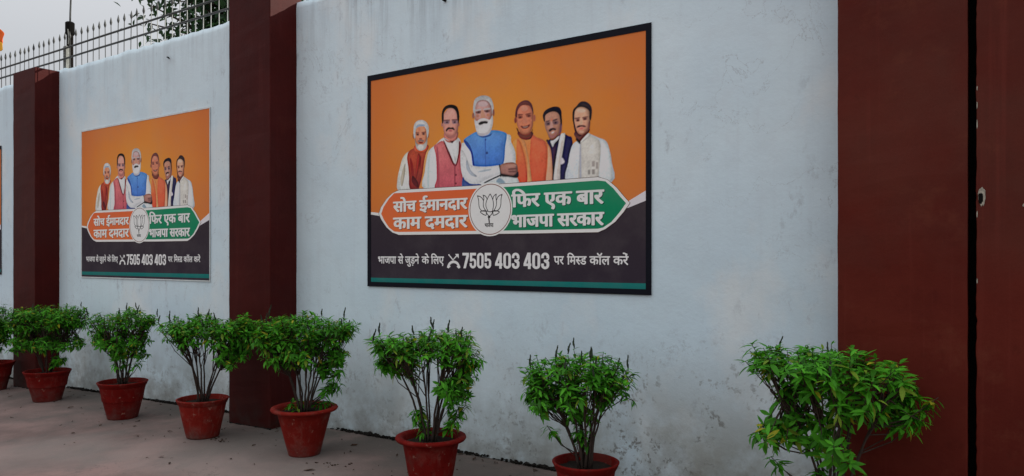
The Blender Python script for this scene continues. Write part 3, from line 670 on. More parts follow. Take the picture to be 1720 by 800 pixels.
RX, RY = math.cos(VIEW), math.sin(VIEW)
def shrub(base, ns, clumps, label, seed, zsoil, split, dens=1000, lsize=.075, nspike=9):
    rnd = random.Random(seed)
    root = thing('potted_shrub', label, 'plant', (base[0], base[1], base[2]), 'leafy shrubs growing in the row of pots')
    W = max(abs(c[0]) + c[2] for c in clumps)
    ztop = max(c[1] + c[3] for c in clumps) - .035
    tips = []
    for lx, z, rx, rz in clumps:
        n = max(2, int(dens * math.pi * rx * rz * (1.25 if rx > .08 else 1.0)))
        for _ in range(n):
            while True:
                a, b = rnd.uniform(-1, 1), rnd.uniform(-1, 1)
                if a * a + b * b < 1: break
            x = lx + a * rx * .92; zz = z + b * rz * .86 - .01
            if rx > .08: y = rnd.uniform(-1, 1) * .72 * math.sqrt(max(.01, W * W - x * x))
            else: y = (.4 * lx * rnd.choice((-1, 1)) * rnd.random()) + rnd.uniform(-1, 1) * rx * .9
            zz = min(zz, ztop + rnd.uniform(-.02, .02))
            tips.append(Vector((x * RX - y * RY, x * RY + y * RX, zz)))
    # main stems fan out of the soil
    stems = []
    for k in range(ns):
        a = 2 * math.pi * (k + rnd.uniform(-.2, .2)) / ns
        stems.append([a, Vector((.03 * math.cos(a), .03 * math.sin(a), zsoil - .01)), []])
    for t in tips:
        at = math.atan2(t.y, t.x); cen = math.hypot(t.x, t.y) < W * .25
        best = min(range(ns), key=lambda k: abs((at - stems[k][0] + math.pi) % (2 * math.pi) - math.pi) + (rnd.uniform(0, 2.2) if cen else rnd.uniform(0, .5)))
        stems[best][2].append(t)
    dirs = []
    for a, b0, tl in stems:
        if not tl: continue
        bm = bmesh.new()
        hi = [t for t in tl if t.z > zsoil + .28] or tl
        m = sum(hi, Vector()) / len(hi)
        end = Vector((m.x * 1.05, m.y * 1.05, m.z + .02))
        mid = b0.lerp(end, .5) + Vector((-math.cos(a), -math.sin(a), .3)) * .05 + Vector((rnd.gauss(0, .012), rnd.gauss(0, .012), 0))
        def path(t): return b0 * (1-t)**2 + mid * 2 * t * (1-t) + end * t * t
        pts = [path(i / 9) + Vector((rnd.gauss(0, .003), rnd.gauss(0, .003), 0)) for i in range(10)]
        r0 = rnd.uniform(.0065, .0095)
        tube(bm, pts, [r0 * (1 - .6 * i / 9) for i in range(10)], 6)
        for t in tl:
            lo = .12 if t.z < zsoil + .25 else rnd.choice((.45, .6, .7, .8, .88, .92))
            if t.z - zsoil > .28: lo = max(lo, .35)
            if t.z - zsoil > .45 and base[0] > -1: lo = max(lo, .66)
            p = path(lo); 
            q = p.lerp(t, .5) + Vector((rnd.gauss(0, .010), rnd.gauss(0, .010), -.008 - .12 * (t - p).length * .5))
            tube(bm, [p, p.lerp(q, .55) * .5 + (p.lerp(q, .5)) * .5, q, q.lerp(t, .6), t], [.0036, .0032, .0028, .0024, .0016], 5, False)
            dirs.append((t, (t - q).normalized()))
        from_bm('stem', bm, M['stem'], root, True)
    # leaf whorls
    recs = []
    for t, d in dirs:
        n = rnd.randint(9, 14); up = (d + Vector((0, 0, .9))).normalized()
        u = up.orthogonal().normalized(); v = up.cross(u)
        low = t.z < (max(tt.z for tt, _ in dirs) - .16)
        for k in range(n):
            back = rnd.random() ** 1.3 * .075
            a = 2.4 * k + rnd.uniform(-.3, .3)
            side = u * math.cos(a) + v * math.sin(a)
            pit = rnd.uniform(-.4, .5) + (.30 if back < .02 else 0.) - (.20 if low else 0)
            xd = (side * math.cos(pit) + up * math.sin(pit)).normalized()
            if low: xd = (xd + Vector((0, 0, -.22))).normalized()
            zd = (up - xd * up.dot(xd)); zd = zd.normalized() if zd.length > .05 else xd.orthogonal().normalized()
            yd = zd.cross(xd)
            L = lsize * rnd.uniform(.55, 1.05) * (1 if back > .015 else .75)
            mat = Matrix((xd, yd, zd)).transposed().to_4x4(); mat.translation = t - d * back
            recs.append((mat, L))
    # those nearest the camera are single leaves, the others one mass
    cdir = Vector((-base[0], -base[1], .0)).normalized()
    recs.sort(key=lambda r: -(r[0].translation.dot(cdir) + .3 * r[0].translation.z + rnd.uniform(-.08, .08)))
    random.seed(seed)
    for mat, L in recs[:split]:
        o = mesh_obj('leaf', LEAF_MESH[min(13, int(14 * rnd.random()))], root)
        o.matrix_local = mat @ Matrix.Scale(L, 4)
    rest = recs[split:]
    if rest:
        lv = Leaves()
        for mat, L in rest:
            lv.add(mat, L, L * rnd.uniform(.27, .36), leaf_cols(), fold=rnd.uniform(.15, .4), droop=rnd.uniform(.1, .45), tw=rnd.uniform(-.3, .3))
        o = mesh_obj('foliage', lv.mesh('foliage', M['leaf']), root)
        if split: o['kind'] = 'stuff'
    zt = sorted(tips, key=lambda t: -t.z)[:int(len(tips) * .4)]
    for t in rnd.sample(zt, min(nspike, len(zt))):
        o = mesh_obj('flower_spike', rnd.choice(SPIKE), root, (t.x, t.y, t.z + .028))
        o.rotation_euler = (rnd.uniform(-.25, .25), rnd.uniform(-.25, .25), 0)
    return root

PLAIN = lambda Rr, rb, h: [(0.001, 0), (rb, 0), (rb + .004, .012), (rb + (Rr - rb) * .52, h * .58), (Rr - .022, h - .045), (Rr - .016, h - .040), (Rr - .004, h - .012), (Rr, h - .006), (Rr, h), (Rr - .008, h + .003), (Rr - .018, h - .002), (Rr - .03, h - .06), (Rr - .045, h * .5)]
FLARE = lambda Rr, rb, h: [(0.001, 0), (rb, 0), (rb + .004, .012), (rb + (Rr - rb) * .30, h * .42), (Rr * .76, h * .78), (Rr * .79, h * .86), (Rr * .86, h * .905), (Rr * .97, h * .925), (Rr, h * .955), (Rr * .985, h * .985), (Rr * .93, h), (Rr * .83, h * .99), (Rr * .77, h * .95), (Rr * .73, h * .85), (Rr * .6, h * .5)]
def pot(base, Rr, rb, h, kind, mat, label, seed):
    root = thing('plant_pot', label, 'plant pot', base, 'clay pots standing in a row at the foot of the wall')
    prof = (FLARE if kind == 'flare' else PLAIN)(Rr, rb, h)
    cut = 6 if kind == 'flare' else 4
    bm = bmesh.new(); lathe(bm, prof[:cut + 1], 56, .012, seed); o = from_bm('body', bm, mat, root, True)
    bm = bmesh.new(); lathe(bm, prof[cut:], 56, .012, seed); o = from_bm('rim', bm, mat, root, True)
    bm = bmesh.new(); r = prof[-2][0] * .98; zs = h * .88
    c = bm.verts.new((0, 0, zs + .01)); ring = []
    rs = [.25, .5, .75, 1.0]; prev = None
    for q in rs:
        ring = [bm.verts.new((r * q * math.cos(6.2832 * k / 28), r * q * math.sin(6.2832 * k / 28), zs + .010 * noise.noise(Vector((q * 9, k * .9, seed))) )) for k in range(28)]
        for k in range(28):
            if prev is None: bm.faces.new((c, ring[k], ring[(k+1) % 28]))
            else: bm.faces.new((prev[k], ring[k], ring[(k+1) % 28], prev[(k+1) % 28]))
        prev = ring
    from_bm('soil', bm, M['soil'], root, True)
    return zs

POTS = [
 (.230, .135, .335, 'plain', 'pot', 'plain clay pot cut by the left edge of the photo'),
 (.233, .135, .330, 'plain', 'pot', 'small plain clay pot before the left dark red pillar'),
 (.223, .130, .350, 'plain', 'pot', 'plain clay pot under the smaller whole poster'),
 (.208, .128, .320, 'plain', 'pot2', 'dusty plain clay pot just left of the middle pillar'),
 (.248, .115, .360, 'flare', 'pot2', 'wide-lipped clay pot just right of the middle pillar'),
 (.225, .118, .360, 'flare', 'pot', 'clay pot with thick rolled lip below the left part of the large poster'),
 (.190, .115, .330, 'plain', 'pot', 'clay pot cut by the bottom edge below the right part of the large poster'),
 (.200, .120, .330, 'plain', 'pot', 'clay pot holding the big shrub before the right pillar'),
]
SHRUBS = [
 ('shrub at the left edge of the photo with only its tips showing', 0, .070, 5),
 ('wide shrub spreading in front of the left dark red pillar', 0, .070, 7),
 ('shrub with a dark forked stem and open tiers under the smaller poster', 0, .070, 8),
 ('flat-topped shrub on many thin stems left of the middle pillar', 0, .072, 8),
 ('wide shrub with drooping right-hand sprigs right of the middle pillar', 0, .075, 10),
 ('square-topped shrub with yellow leaves below the left part of the large poster', 300, .078, 9),
 ('rounded shrub on fanned stems below the right part of the large poster', 300, .078, 12),
 ('largest, closest shrub, reaching across the edge of the right pillar', 300, .084, 3),
]
for i, (X, Y, z, ns, cl) in enumerate(PLANTS):
    p, s = POTS[i], SHRUBS[i]
    zs = pot((X, Y, z + .002), p[0], p[1], p[2], p[3], M[p[4]], p[5], i + 1)
    shrub((X, Y, z), ns, cl, s[0], 40 + i, zs, s[1], lsize=s[2], nspike=s[3])

# ------------------------------------------------------------------ tree and flag beyond the wall
tr = thing('broadleaf_tree', 'dark leafy tree seen through the railing beyond the wall', 'tree', (-10.0, 7.0, gz(-10.0)))
bm = bmesh.new()
tube(bm, [(0, 0, -.2), (.05, .02, 1.5), (-.04, 0, 3.0), (.05, .03, 4.2), (0, 0, 5.6)], [.14, .12, .10, .08, .04], 10)
from_bm('trunk', bm, M['stem'], tr, True)
rnd = random.Random(5); lv = Leaves(); tw = []
for k in range(80):
    a = rnd.uniform(0, 6.28); z0 = rnd.uniform(3.9, 5.7); rr = rnd.uniform(.5, 1.25)
    e = Vector((rr * math.cos(a), rr * math.sin(a), z0 + rnd.uniform(-.1, .9))); s0 = Vector((0, 0, z0))
    m = s0.lerp(e, .5) + Vector((0, 0, .12))
    tw.append((s0, m, e))
    for _ in range(60):
        t = rnd.uniform(.35, 1.08); p = s0.lerp(m, t * 2) if t < .5 else m.lerp(e, t * 2 - 1)
        p = p + Vector((rnd.gauss(0, .16), rnd.gauss(0, .16), rnd.gauss(0, .13)))
        xd = Vector((rnd.uniform(-1, 1), rnd.uniform(-1, 1), rnd.uniform(-.9, .3))).normalized(); zd = Vector((rnd.gauss(0, .3), rnd.gauss(0, .3), 1)); zd = (zd - xd * zd.dot(xd)).normalized(); yd = zd.cross(xd)
        mat = Matrix((xd, yd, zd)).transposed().to_4x4(); mat.translation = p
        L = rnd.uniform(.09, .16); j = rnd.uniform(.6, 1.2)
        lv.add(mat, L, L * .42, (.022 * j, .052 * j, .026 * j, 1), droop=.2)
for a in tw:
    bm = bmesh.new(); tube(bm, a, [.03, .02, .008], 5); from_bm('branch', bm, M['stem'], tr, True)
mesh_obj('crown', lv.mesh('crown', M['leaf']), tr)

fl = thing('flag', 'orange and yellow cloth flag flying beyond the wall', 'flag', (-17.45, 6.5, gz(-17.4)))
bm = bmesh.new(); tube(bm, [(0, 0, -.2), (0, 0, 6.9)], [.03, .022], 8); from_bm('pole', bm, M['iron'], fl)
def cloth(name, m, f0, f1):
    bm = bmesh.new(); g = []
    for i in range(25):
        u = i / 24; row = []
        zt = 6.80 - .62 * u; zb = 5.98 - .14 * u
        wx = .905 * u
        for k in range(7):
            f = f0 + (f1 - f0) * k / 6
            ex = (.012 * math.sin(f * 9) - .10 * (1 - f) ** 2 * 0 + (-.055 if f < .45 else 0) * 0) * u + (.045 * f - .045 * (f < .5) * math.sin(f * 6.28)) * u
            row.append(bm.verts.new((wx + ex - .06 * (1 - f) * u, .05 * math.sin(u * 9 + f * 2) * u, zt * (1 - f) + zb * f)))
        g.append(row)
    for i in range(24):
        for k in range(6): bm.faces.new((g[i][k], g[i+1][k], g[i+1][k+1], g[i][k+1]))
    o = from_bm(name, bm, m, fl, True); md = o.modifiers.new('thick', 'SOLIDIFY'); md.thickness = .003
cloth('orange_cloth', M['cloth_o'], 0, .60); cloth('yellow_cloth', M['cloth_y'], .60, 1)

# ------------------------------------------------------------------ posters
PW, PH = 2.54, 1.75
class Print:                              # flat coloured shapes, each a hair in front of the one before
    def __init__(s, d): s.v, s.f, s.c, s.d = [], [], [], d
    def poly(s, pts, c1, c2=None, step=.00002):
        n0 = len(s.v); s.d += step; zs = [p[1] for p in pts]; z0, z1 = min(zs), max(zs); c2 = c2 or c1
        a, b = pc(c1), pc(c2)
        for x, z in pts:
            t = (z1 - z) / max(1e-6, z1 - z0); s.v.append((x, -s.d, z)); s.c.append(tuple(a[i] * (1 - t) + b[i] * t for i in range(4)))
        s.f.append(tuple(range(n0, len(s.v))))
    def raw(s, verts, faces, col):
        n0 = len(s.v); c = pc(col)
        for x, z in verts: s.v.append((x, -s.d, z)); s.c.append(c)
        s.f += [tuple(i + n0 for i in f) for f in faces]
    def line(s, pts, w0, col, w1=None):
        s.d += .00002; n = len(pts); w1 = w1 or w0; L, Rr = [], []
        for i, (x, z) in enumerate(pts):
            a = pts[max(0, i-1)]; b = pts[min(n-1, i+1)]; dx, dz = b[0]-a[0], b[1]-a[1]; q = math.hypot(dx, dz) or 1
            w_ = (w0 + (w1 - w0) * i / (n - 1)) / 2
            L.append((x - dz/q*w_, z + dx/q*w_)); Rr.append((x + dz/q*w_, z - dx/q*w_))
        s.raw(L + Rr, [(i, i+1, n+i+1, n+i) for i in range(n-1)], col)
    def obj(s, name, parent):
        me = bpy.data.meshes.new(name); me.from_pydata([(a, b * .35, c) for a, b, c in s.v], [], s.f)
        at = me.color_attributes.new('Col', 'FLOAT_COLOR', 'POINT'); at.data.foreach_set('color', [x for c in s.c for x in c])
        bm = bmesh.new(); bm.from_mesh(me)
        for f in bm.faces:
            f.normal_update()
            if f.normal.y > 0: f.normal_flip()
        bm.to_mesh(me); bm.free(); me.materials.append(M['print_'])
        return mesh_obj(name, me, parent)
def smooth_loop(p, k=4):
    out = []; n = len(p)
    for i in range(n):
        a, b, c, d = p[i-1], p[i], p[(i+1) % n], p[(i+2) % n]
        for j in range(k):
            t = j / k
            out.append(tuple(.5 * (2*b[q] + (c[q]-a[q])*t + (2*a[q]-5*b[q]+4*c[q]-d[q])*t*t + (3*b[q]-a[q]-3*c[q]+d[q])*t**3) for q in (0, 1)))
    return out
def smooth_line(p, k=5):
    q = [p[0]] + list(p) + [p[-1]]; out = []
    for i in range(1, len(q) - 2):
        a, b, c, d = q[i-1], q[i], q[i+1], q[i+2]
        for j in range(k):
            t = j / k
            out.append(tuple(.5 * (2*b[r] + (c[r]-a[r])*t + (2*a[r]-5*b[r]+4*c[r]-d[r])*t*t + (3*b[r]-a[r]-3*c[r]+d[r])*t**3) for r in (0, 1)))
    return out + [p[-1]]

def glyphs(s):
    cu = bpy.data.curves.new('t', 'FONT'); cu.body = s; cu.resolution_u = 3
    o = bpy.data.objects.new('t', cu); C.objects.link(o); bpy.context.view_layer.update()
    me = bpy.data.meshes.new_from_object(o.evaluated_get(bpy.context.evaluated_depsgraph_get()))
    bpy.data.objects.remove(o); bpy.data.curves.remove(cu)
    v = [(a.co.x, a.co.y) for a in me.vertices]; f = [tuple(p.vertices) for p in me.polygons]; bpy.data.meshes.remove(me)
    return v, f
def clip_right(g, x):
    me = bpy.data.meshes.new('c'); me.from_pydata([(a, b, 0) for a, b in g[0]], [], g[1])
    bm = bmesh.new(); bm.from_mesh(me)
    bmesh.ops.bisect_plane(bm, geom=bm.verts[:] + bm.edges[:] + bm.faces[:], plane_co=(x, 0, 0), plane_no=(1, 0, 0), clear_outer=True)
    bm.to_mesh(me); bm.free()
    r = [(v.co.x, v.co.y) for v in me.vertices], [tuple(p.vertices) for p in me.polygons]; bpy.data.meshes.remove(me); return r
def joinx(parts):
    V, F = [], []
    for (v, f), dx in parts:
        n = len(V); V += [(a + dx, b) for a, b in v]; F += [tuple(i + n for i in q) for q in f]
    return V, F
HEADLINE = None
def put(pr, g, x0, x1, zb, zh, col, nib=(.0035, .0022), hl=.63, n=8, dx=0, dz=0, slant=0):
    v, f = g; a = min(p[0] for p in v); b = max(p[0] for p in v)
    sx = (x1 - x0) / (b - a); sz = (zh - zb) / hl
    base = [(x0 + (p[0] - a) * sx + slant * p[1] * sz, zb + p[1] * sz) for p in v]
    for k in range(n):
        t = 2 * math.pi * k / n + .4; pr.d += .00002
        ox, oz = nib[0] * math.cos(t) + dx, nib[1] * math.sin(t) + dz
        pr.raw([(p[0] + ox, p[1] + oz) for p in base], f, col)

def field_colour(x, z):                   # the orange ground of the print, as printed
    d = math.hypot((x / PW - .50) / .62, (z / PH - .60) / .62); k = max(0, 1 - d)
    e = .5 + .5 * noise.noise(Vector((x * 3, z * 3, 1)))
    return [160 + 44 * k + 4 * e, 84 + 34 * k + 5 * e, 42 + 2 * k]
def blur(a, sig):
    n = max(1, int(sig * 2.5)); k = np.exp(-.5 * (np.arange(-n, n + 1) / sig) ** 2); k /= k.sum()
    for ax in (0, 1):
        p = np.pad(a, [(n, n) if i == ax else (0, 0) for i in range(2)], mode='edge')
        a = sum(k[j] * (p[j:j + a.shape[0]] if ax == 0 else p[:, j:j + a.shape[1]]) for j in range(2 * n + 1))
    return a
def portrait_cells():
    """the six printed men: soft-edged tonal shapes laid over each other on a 4 mm colour grid"""
    st = .004; x0, x1, z0, z1 = .22, 2.34, .72, 1.46
    nx, nz = int((x1 - x0) / st), int((z1 - z0) / st)
    gx = x0 + st * np.arange(nx); gz_ = z0 + st * np.arange(nz)
    img = np.array([[pc(field_colour(a, b))[:3] for a in gx] for b in gz_]); own = -np.ones((nz, nx), int)
    rg = np.random.RandomState(4)
    fine = blur(rg.rand(nz, nx), 1.2); fine = (fine - fine.mean()) / fine.std()
    wide = blur(rg.rand(nz, nx), 5); wide = (wide - wide.mean()) / wide.std()
    def aniso(sx_, sz_):
        a = rg.rand(nz, nx); k = lambda s_: np.exp(-.5 * (np.arange(-3 * s_, 3 * s_ + 1) / s_) ** 2)
        for ax, sg in ((1, sx_), (0, sz_)):
            kk = k(sg); kk /= kk.sum(); a = np.apply_along_axis(lambda m_: np.convolve(m_, kk, 'same'), ax, a)
        return (a - a.mean()) / a.std()
    fold = aniso(3, 12); fold = np.clip(fold, -1.6, 1.6); weave = aniso(1, 1)
    for fi, fig in enumerate(PORTRAITS):
        whole = np.zeros((nz, nx)); before = img.copy()
        for pts, c1, c2, sm in fig:
            p = [(a / 1000, b / 1000) for a, b in zip(pts[::2], pts[1::2])]
            if sm: p = smooth_loop(p)
            xa, xb = min(q[0] for q in p), max(q[0] for q in p); za, zb = min(q[1] for q in p), max(q[1] for q in p)
            i0, i1 = max(0, int((xa - x0) / st) - 4), min(nx, int((xb - x0) / st) + 6); j0, j1 = max(0, int((za - z0) / st) - 4), min(nz, int((zb - z0) / st) + 6)
            if i1 <= i0 or j1 <= j0: continue
            sub = 3
            X_ = x0 + st * (i0 + (np.arange((i1 - i0) * sub) - (sub - 1) / 2) / sub); Z_ = z0 + st * (j0 + (np.arange((j1 - j0) * sub) - (sub - 1) / 2) / sub)
            ins = np.zeros((len(Z_), len(X_)), bool)
            for (ax_, az), (bx, bz) in zip(p, p[1:] + p[:1]):
                if az == bz: continue
                row = (az > Z_) != (bz > Z_); xi = ax_ + (Z_ - az) * (bx - ax_) / (bz - az)
                ins ^= row[:, None] & (X_[None, :] < xi[:, None])
            al = ins.reshape(j1 - j0, sub, i1 - i0, sub).mean((1, 3))
            size = min(xb - xa, zb - za)
            soft = .55 if size > .05 else .8
            al = blur(al, soft)
            t = np.clip((zb - (z0 + st * np.arange(j0, j1))) / max(1e-6, zb - za), 0, 1)[:, None, None]
            col = np.array(pc(c1)[:3]) * (1 - t) + np.array(pc(c2)[:3]) * t
            shade = np.ones_like(al)
            if size > .045:                # rounding: each big shape darkens towards its rim, lit a little from the left
                inner = blur(al, min(7, size / st / 7)); gxr = np.gradient(inner, axis=1)
                shade = .60 + .46 * np.clip(inner * 1.25 - .2, 0, 1) + np.clip(gxr * 1.3, -.12, .10)
                r_, g_, b_ = c1
                if r_ > g_ * 1.2 and g_ > b_ * .98 and 100 < r_ < 200 and size < .2: shade = shade ** 2.2 * 1.04      # skin is modelled more strongly
                if size > .085: shade = shade * (1 + .085 * fold[j0:j1, i0:i1] + .03 * weave[j0:j1, i0:i1])
                shade = shade * (1 + .05 * wide[j0:j1, i0:i1])
            shade = shade * (1 + .018 * fine[j0:j1, i0:i1])
            a3 = al[:, :, None]; img[j0:j1, i0:i1] = img[j0:j1, i0:i1] * (1 - a3) + col * shade[:, :, None] * a3
            whole[j0:j1, i0:i1] = np.maximum(whole[j0:j1, i0:i1], al)
        own[whole > .03] = fi
    img = img + .55 * (img - np.stack([blur(img[:, :, k], 2.2) for k in range(3)], -1)) * (own[:, :, None] >= 0)
    img = np.clip(img, .004, .85)
    out = []
    for fi in range(len(PORTRAITS)):
        idx, v, c, f = {}, [], [], []
        jj, ii = np.nonzero(own[:-1, :-1] == fi)
        for j, i in zip(jj.tolist(), ii.tolist()):
            q = []
            for dj, di in ((0, 0), (0, 1), (1, 1), (1, 0)):
                k = (j + dj, i + di)
                if k not in idx:
                    idx[k] = len(v); v.append((x0 + st * k[1], z0 + st * k[0])); c.append(tuple(img[k]) + (1,))
                q.append(idx[k])
            f.append(tuple(q))
        out.append((v, f, c))
    return out

CREAM, INK = (204, 208, 200), (44, 38, 40)
def build_poster():
    root = thing('wall_poster', 'large poster with thick black border, between middle pillar and right pillar', 'poster', (-4.50, WY - .002, 1.25), 'posters of six standing men fixed on the wall')
    bm = bmesh.new(); box(bm, 0, PW, -.0008, .010, 0, PH); from_bm('backing_sheet', bm, M['edge'], root)
    # orange field, brighter behind the heads
    pr = Print(.0032); nx, nz = 26, 18; v = []; f = []
    z0 = .30
    for j in range(nz + 1):
        for i in range(nx + 1):
            x = PW * (.004 + .992 * i / nx); z = z0 + (PH - .006 - z0) * j / nz
            c = field_colour(x, z)
            pr.v.append((x, -pr.d, z)); pr.c.append(pc(c))
    for j in range(nz):
        for i in range(nx): a = j * (nx + 1) + i; pr.f.append((a, a + 1, a + nx + 2, a + nx + 1))
    pr.obj('orange_field', root)
    def q(s, v): return (s * PW, v * PH)
    pr = Print(.0034)
    pr.poly([q(.004, .004), q(.996, .004), q(.996, .352), q(.93, .325), q(.07, .330), q(.004, .343)], (40, 34, 40), (36, 31, 40)); pr.obj('dark_field', root)
    pr = Print(.0036); pr.poly([q(.004, .017), q(.996, .017), q(.996, .041), q(.004, .039)], (14, 92, 88), (10, 84, 82)); pr.obj('green_strip', root)
    pr = Print(.0038)
    pr.poly([q(.004, .353), q(.055, .345), q(.06, .330), q(.004, .342)], CREAM); pr.obj('white_band', root); pr = Print(.0038)
    pr.poly([q(.996, .392), q(.940, .350), q(.930, .320), q(.996, .352)], (186, 182, 192)); pr.obj('white_band', root)
    WHO = ('grey-haired man in a dark red waistcoat and cream shirt', 'man with glasses and moustache in a rose waistcoat', 'man in a navy jacket with a pale scarf',
           'shaven-headed man in orange robes', 'dark-haired man in a pale grey waistcoat', 'white-bearded man in a blue waistcoat with folded arms')
    for who, (verts, faces, cols) in zip(WHO, portrait_cells()):
        pr = Print(.0050); pr.v = [(x, -.0050, z) for x, z in verts]; pr.c = cols; pr.f = faces
        pr.obj('portrait', root)['label'] = who
    # slogan banner
    def shape(g):
        L = [(.050 + g, .341), (.060 + g, .372), (.085 + g * .9, .410), (.110 + g * .7, .434), (.138 + g * .4, .447 - g * 1.25), (.42, .4440 - g * 1.25), (.62, .4435 - g * 1.25), (.850, .446 - g * 1.25),
             (.878 - g * .6, .433 - g * .5), (.905 - g, .400), (.926 - g, .365), (.942 - g, .341), (.924 - g, .308), (.900 - g, .272), (.872 - g * .7, .246 + g * .5), (.850, .234 + g * 1.25), (.62, .2345 + g * 1.25), (.42, .2370 + g * 1.25),
             (.138 + g * .4, .240 + g * 1.25), (.110 + g * .7, .252 + g * .4), (.085 + g * .9, .276), (.062 + g, .312)]
        return [q(a, b) for a, b in L]
    pr = Print(.0092); pr.poly(shape(-.0015), (60, 40, 36)); pr.poly(shape(0), CREAM)
    def half(pts, left):
        xs = .50 * PW; out = []
        n = len(pts)
        for i in range(n):
            a, b = pts[i], pts[(i+1) % n]; ia = (a[0] < xs) == left; ib = (b[0] < xs) == left
            if ia: out.append(a)
            if ia != ib: t = (xs - a[0]) / (b[0] - a[0]); out.append((xs, a[1] + (b[1] - a[1]) * t))
        return out
    inn = shape(.0105)
    pr.poly(half(inn, True), (188, 78, 42), (190, 86, 44)); pr.poly(half(inn, False), (12, 104, 72), (10, 98, 68))
    pr.obj('slogan_banner', root)
    # emblem
    pr = Print(.0097); cx, cz = .4965 * PW, .340 * PH
    def disc(r, col): pr.poly([(cx + r * math.cos(6.28319 * k / 48), cz + r * math.sin(6.28319 * k / 48)) for k in range(48)], col)
    disc(.200, CREAM); disc(.189, (96, 62, 52)); disc(.183, (204, 210, 204))
    def e(pts): return [(cx + (a - 352) * .000682, cz + (412 - (b + (a - 352) * .06)) * .000552) for a, b in pts]
    for pts in (((355, 205), (325, 255), (303, 310), (298, 370), (325, 440)), ((355, 205), (380, 255), (396, 310), (398, 370), (385, 438)),
                ((255, 222), (285, 232), (305, 255), (318, 288)), ((262, 232), (270, 270), (262, 330), (270, 390), (302, 440)),
                ((180, 232), (215, 240), (245, 262), (266, 300)), ((182, 232), (198, 290), (202, 360), (215, 405), (245, 438)),
                ((436, 208), (412, 225), (398, 245), (390, 285)), ((436, 208), (432, 250), (440, 320), (430, 380), (398, 440)),
                ((515, 212), (480, 225), (455, 250), (438, 290)), ((513, 212), (500, 270), (497, 340), (482, 395), (450, 430)),
                ((225, 442), (262, 432), (300, 436), (326, 440)), ((385, 438), (410, 430), (440, 430), (472, 440)),
                ((220, 452), (238, 438), (300, 440)), ((220, 452), (250, 475), (275, 488), (302, 490), (300, 440)),
                ((478, 450), (462, 434), (392, 438)), ((478, 450), (450, 472), (425, 485), (395, 488), (392, 440)),
                ((300, 440), (312, 470), (338, 505)), ((388, 438), (376, 475), (346, 505)), ((325, 440), (355, 446), (385, 438))):
        pr.line(smooth_line(e(pts)), .0062, (20, 20, 24))
    pr.line(smooth_line(e([(340, 500), (338, 540), (342, 575), (342, 606)])), .013, (20, 20, 24), .009)
    pr.poly(e([(318, 516), (340, 494), (364, 514), (345, 530), (336, 530)]), (20, 20, 24))
    pr.poly(e([(172, 224), (210, 234), (200, 246)]), (20, 20, 24)); pr.poly(e([(522, 204), (484, 220), (505, 228)]), (20, 20, 24)); pr.poly(e([(444, 200), (412, 218), (432, 224)]), (20, 20, 24)); pr.poly(e([(248, 218), (282, 226), (268, 240)]), (20, 20, 24))
    G = glyphs('भाजपा'); x0 = e([(282, 650)])[0]; x1 = e([(398, 650)])[0]
    put(pr, G, x0[0], x1[0], x0[1] - .002, x0[1] + .025, (24, 24, 28), (.0012, .0009), n=5)
    pr.obj('lotus_emblem', root)
    # slogans
    L1, L2, L3, L4 = glyphs('सोच ईमानदार'), glyphs('काम दमदार'), glyphs('िफर एक बार'), glyphs('भाजपा सरकार')
    rows = ((L1, .115, .412, .3475, .3935), (L2, .115, .413, .268, .3195), (L3, .574, .866, .345, .3965), (L4, .574, .866, .262, .3105))
    for i, (g_, a, b, vb, vh) in enumerate(rows):
        pr = Print(.0102)
        kw = dict(nib=(.0072, .0030))
        put(pr, g_, a * PW, b * PW, vb * PH, vh * PH, (92, 48, 34) if i < 2 else (14, 52, 42), dx=.006, dz=-.005, **kw)
        put(pr, g_, a * PW, b * PW, vb * PH, vh * PH, (204, 212, 200) if i < 2 else (196, 202, 198), **kw)
        pr.obj('slogan_line', root)
    sa = glyphs('स'); w_sa = max(p[0] for p in sa[0])
    def halfsa(): return clip_right(sa, w_sa - .235)
    hs = halfsa(); mi, da = glyphs('िम'), glyphs('ड')
    wmi = max(p[0] for p in mi[0]); whs = max(p[0] for p in hs[0])
    missed = joinx([(mi, 0), (hs, wmi - .01), (da, wmi + whs - .02)])
    W_ = (206, 206, 206)
    pr = Print(.0102)
    for s_, a, b in (('भाजपा', .047, .126), ('से', .134, .157), ('जुड़ने', .165, .223), ('के', .234, .264), ('िलए', .272, .323)):
        put(pr, glyphs(s_), a * PW, b * PW, .1075 * PH, .1395 * PH, W_, (.0021, .0017), n=6)
    pr.obj('lettering', root)
    pr = Print(.0102)
    for s_, a, b in (('पर', .714, .745), (None, .756, .815), ('कॉल', .825, .885), ('करें', .895, .938)):
        put(pr, missed if s_ is None else glyphs(s_), a * PW, b * PW, .1095 * PH, .1410 * PH, W_, (.0021, .0017), n=6)
    pr.obj('lettering', root)
    # heavy condensed figures, drawn on a 10 x 16 cell
    def digit(pr, ch, x, z, w_, h):
        T = .30
        def U(a, b): return (x + a * w_, z + b * h)
        def ring(r0, r1, ang0, ang1, cx_, cz_, n=10):
            o_ = [U(cx_ + r0[0] * math.cos(t), cz_ + r0[1] * math.sin(t)) for t in [ang0 + (ang1 - ang0) * k / n for k in range(n + 1)]]
            i_ = [U(cx_ + r1[0] * math.cos(t), cz_ + r1[1] * math.sin(t)) for t in [ang0 + (ang1 - ang0) * k / n for k in range(n + 1)]]
            m_ = len(o_); pr.d += .00002; pr.raw(o_ + i_, [(k, k+1, m_+k+1, m_+k) for k in range(m_-1)], W_)
        def rect(a, b, c, d): pr.poly([U(a, b), U(c, b), U(c, d), U(a, d)], W_)
        P_ = math.pi
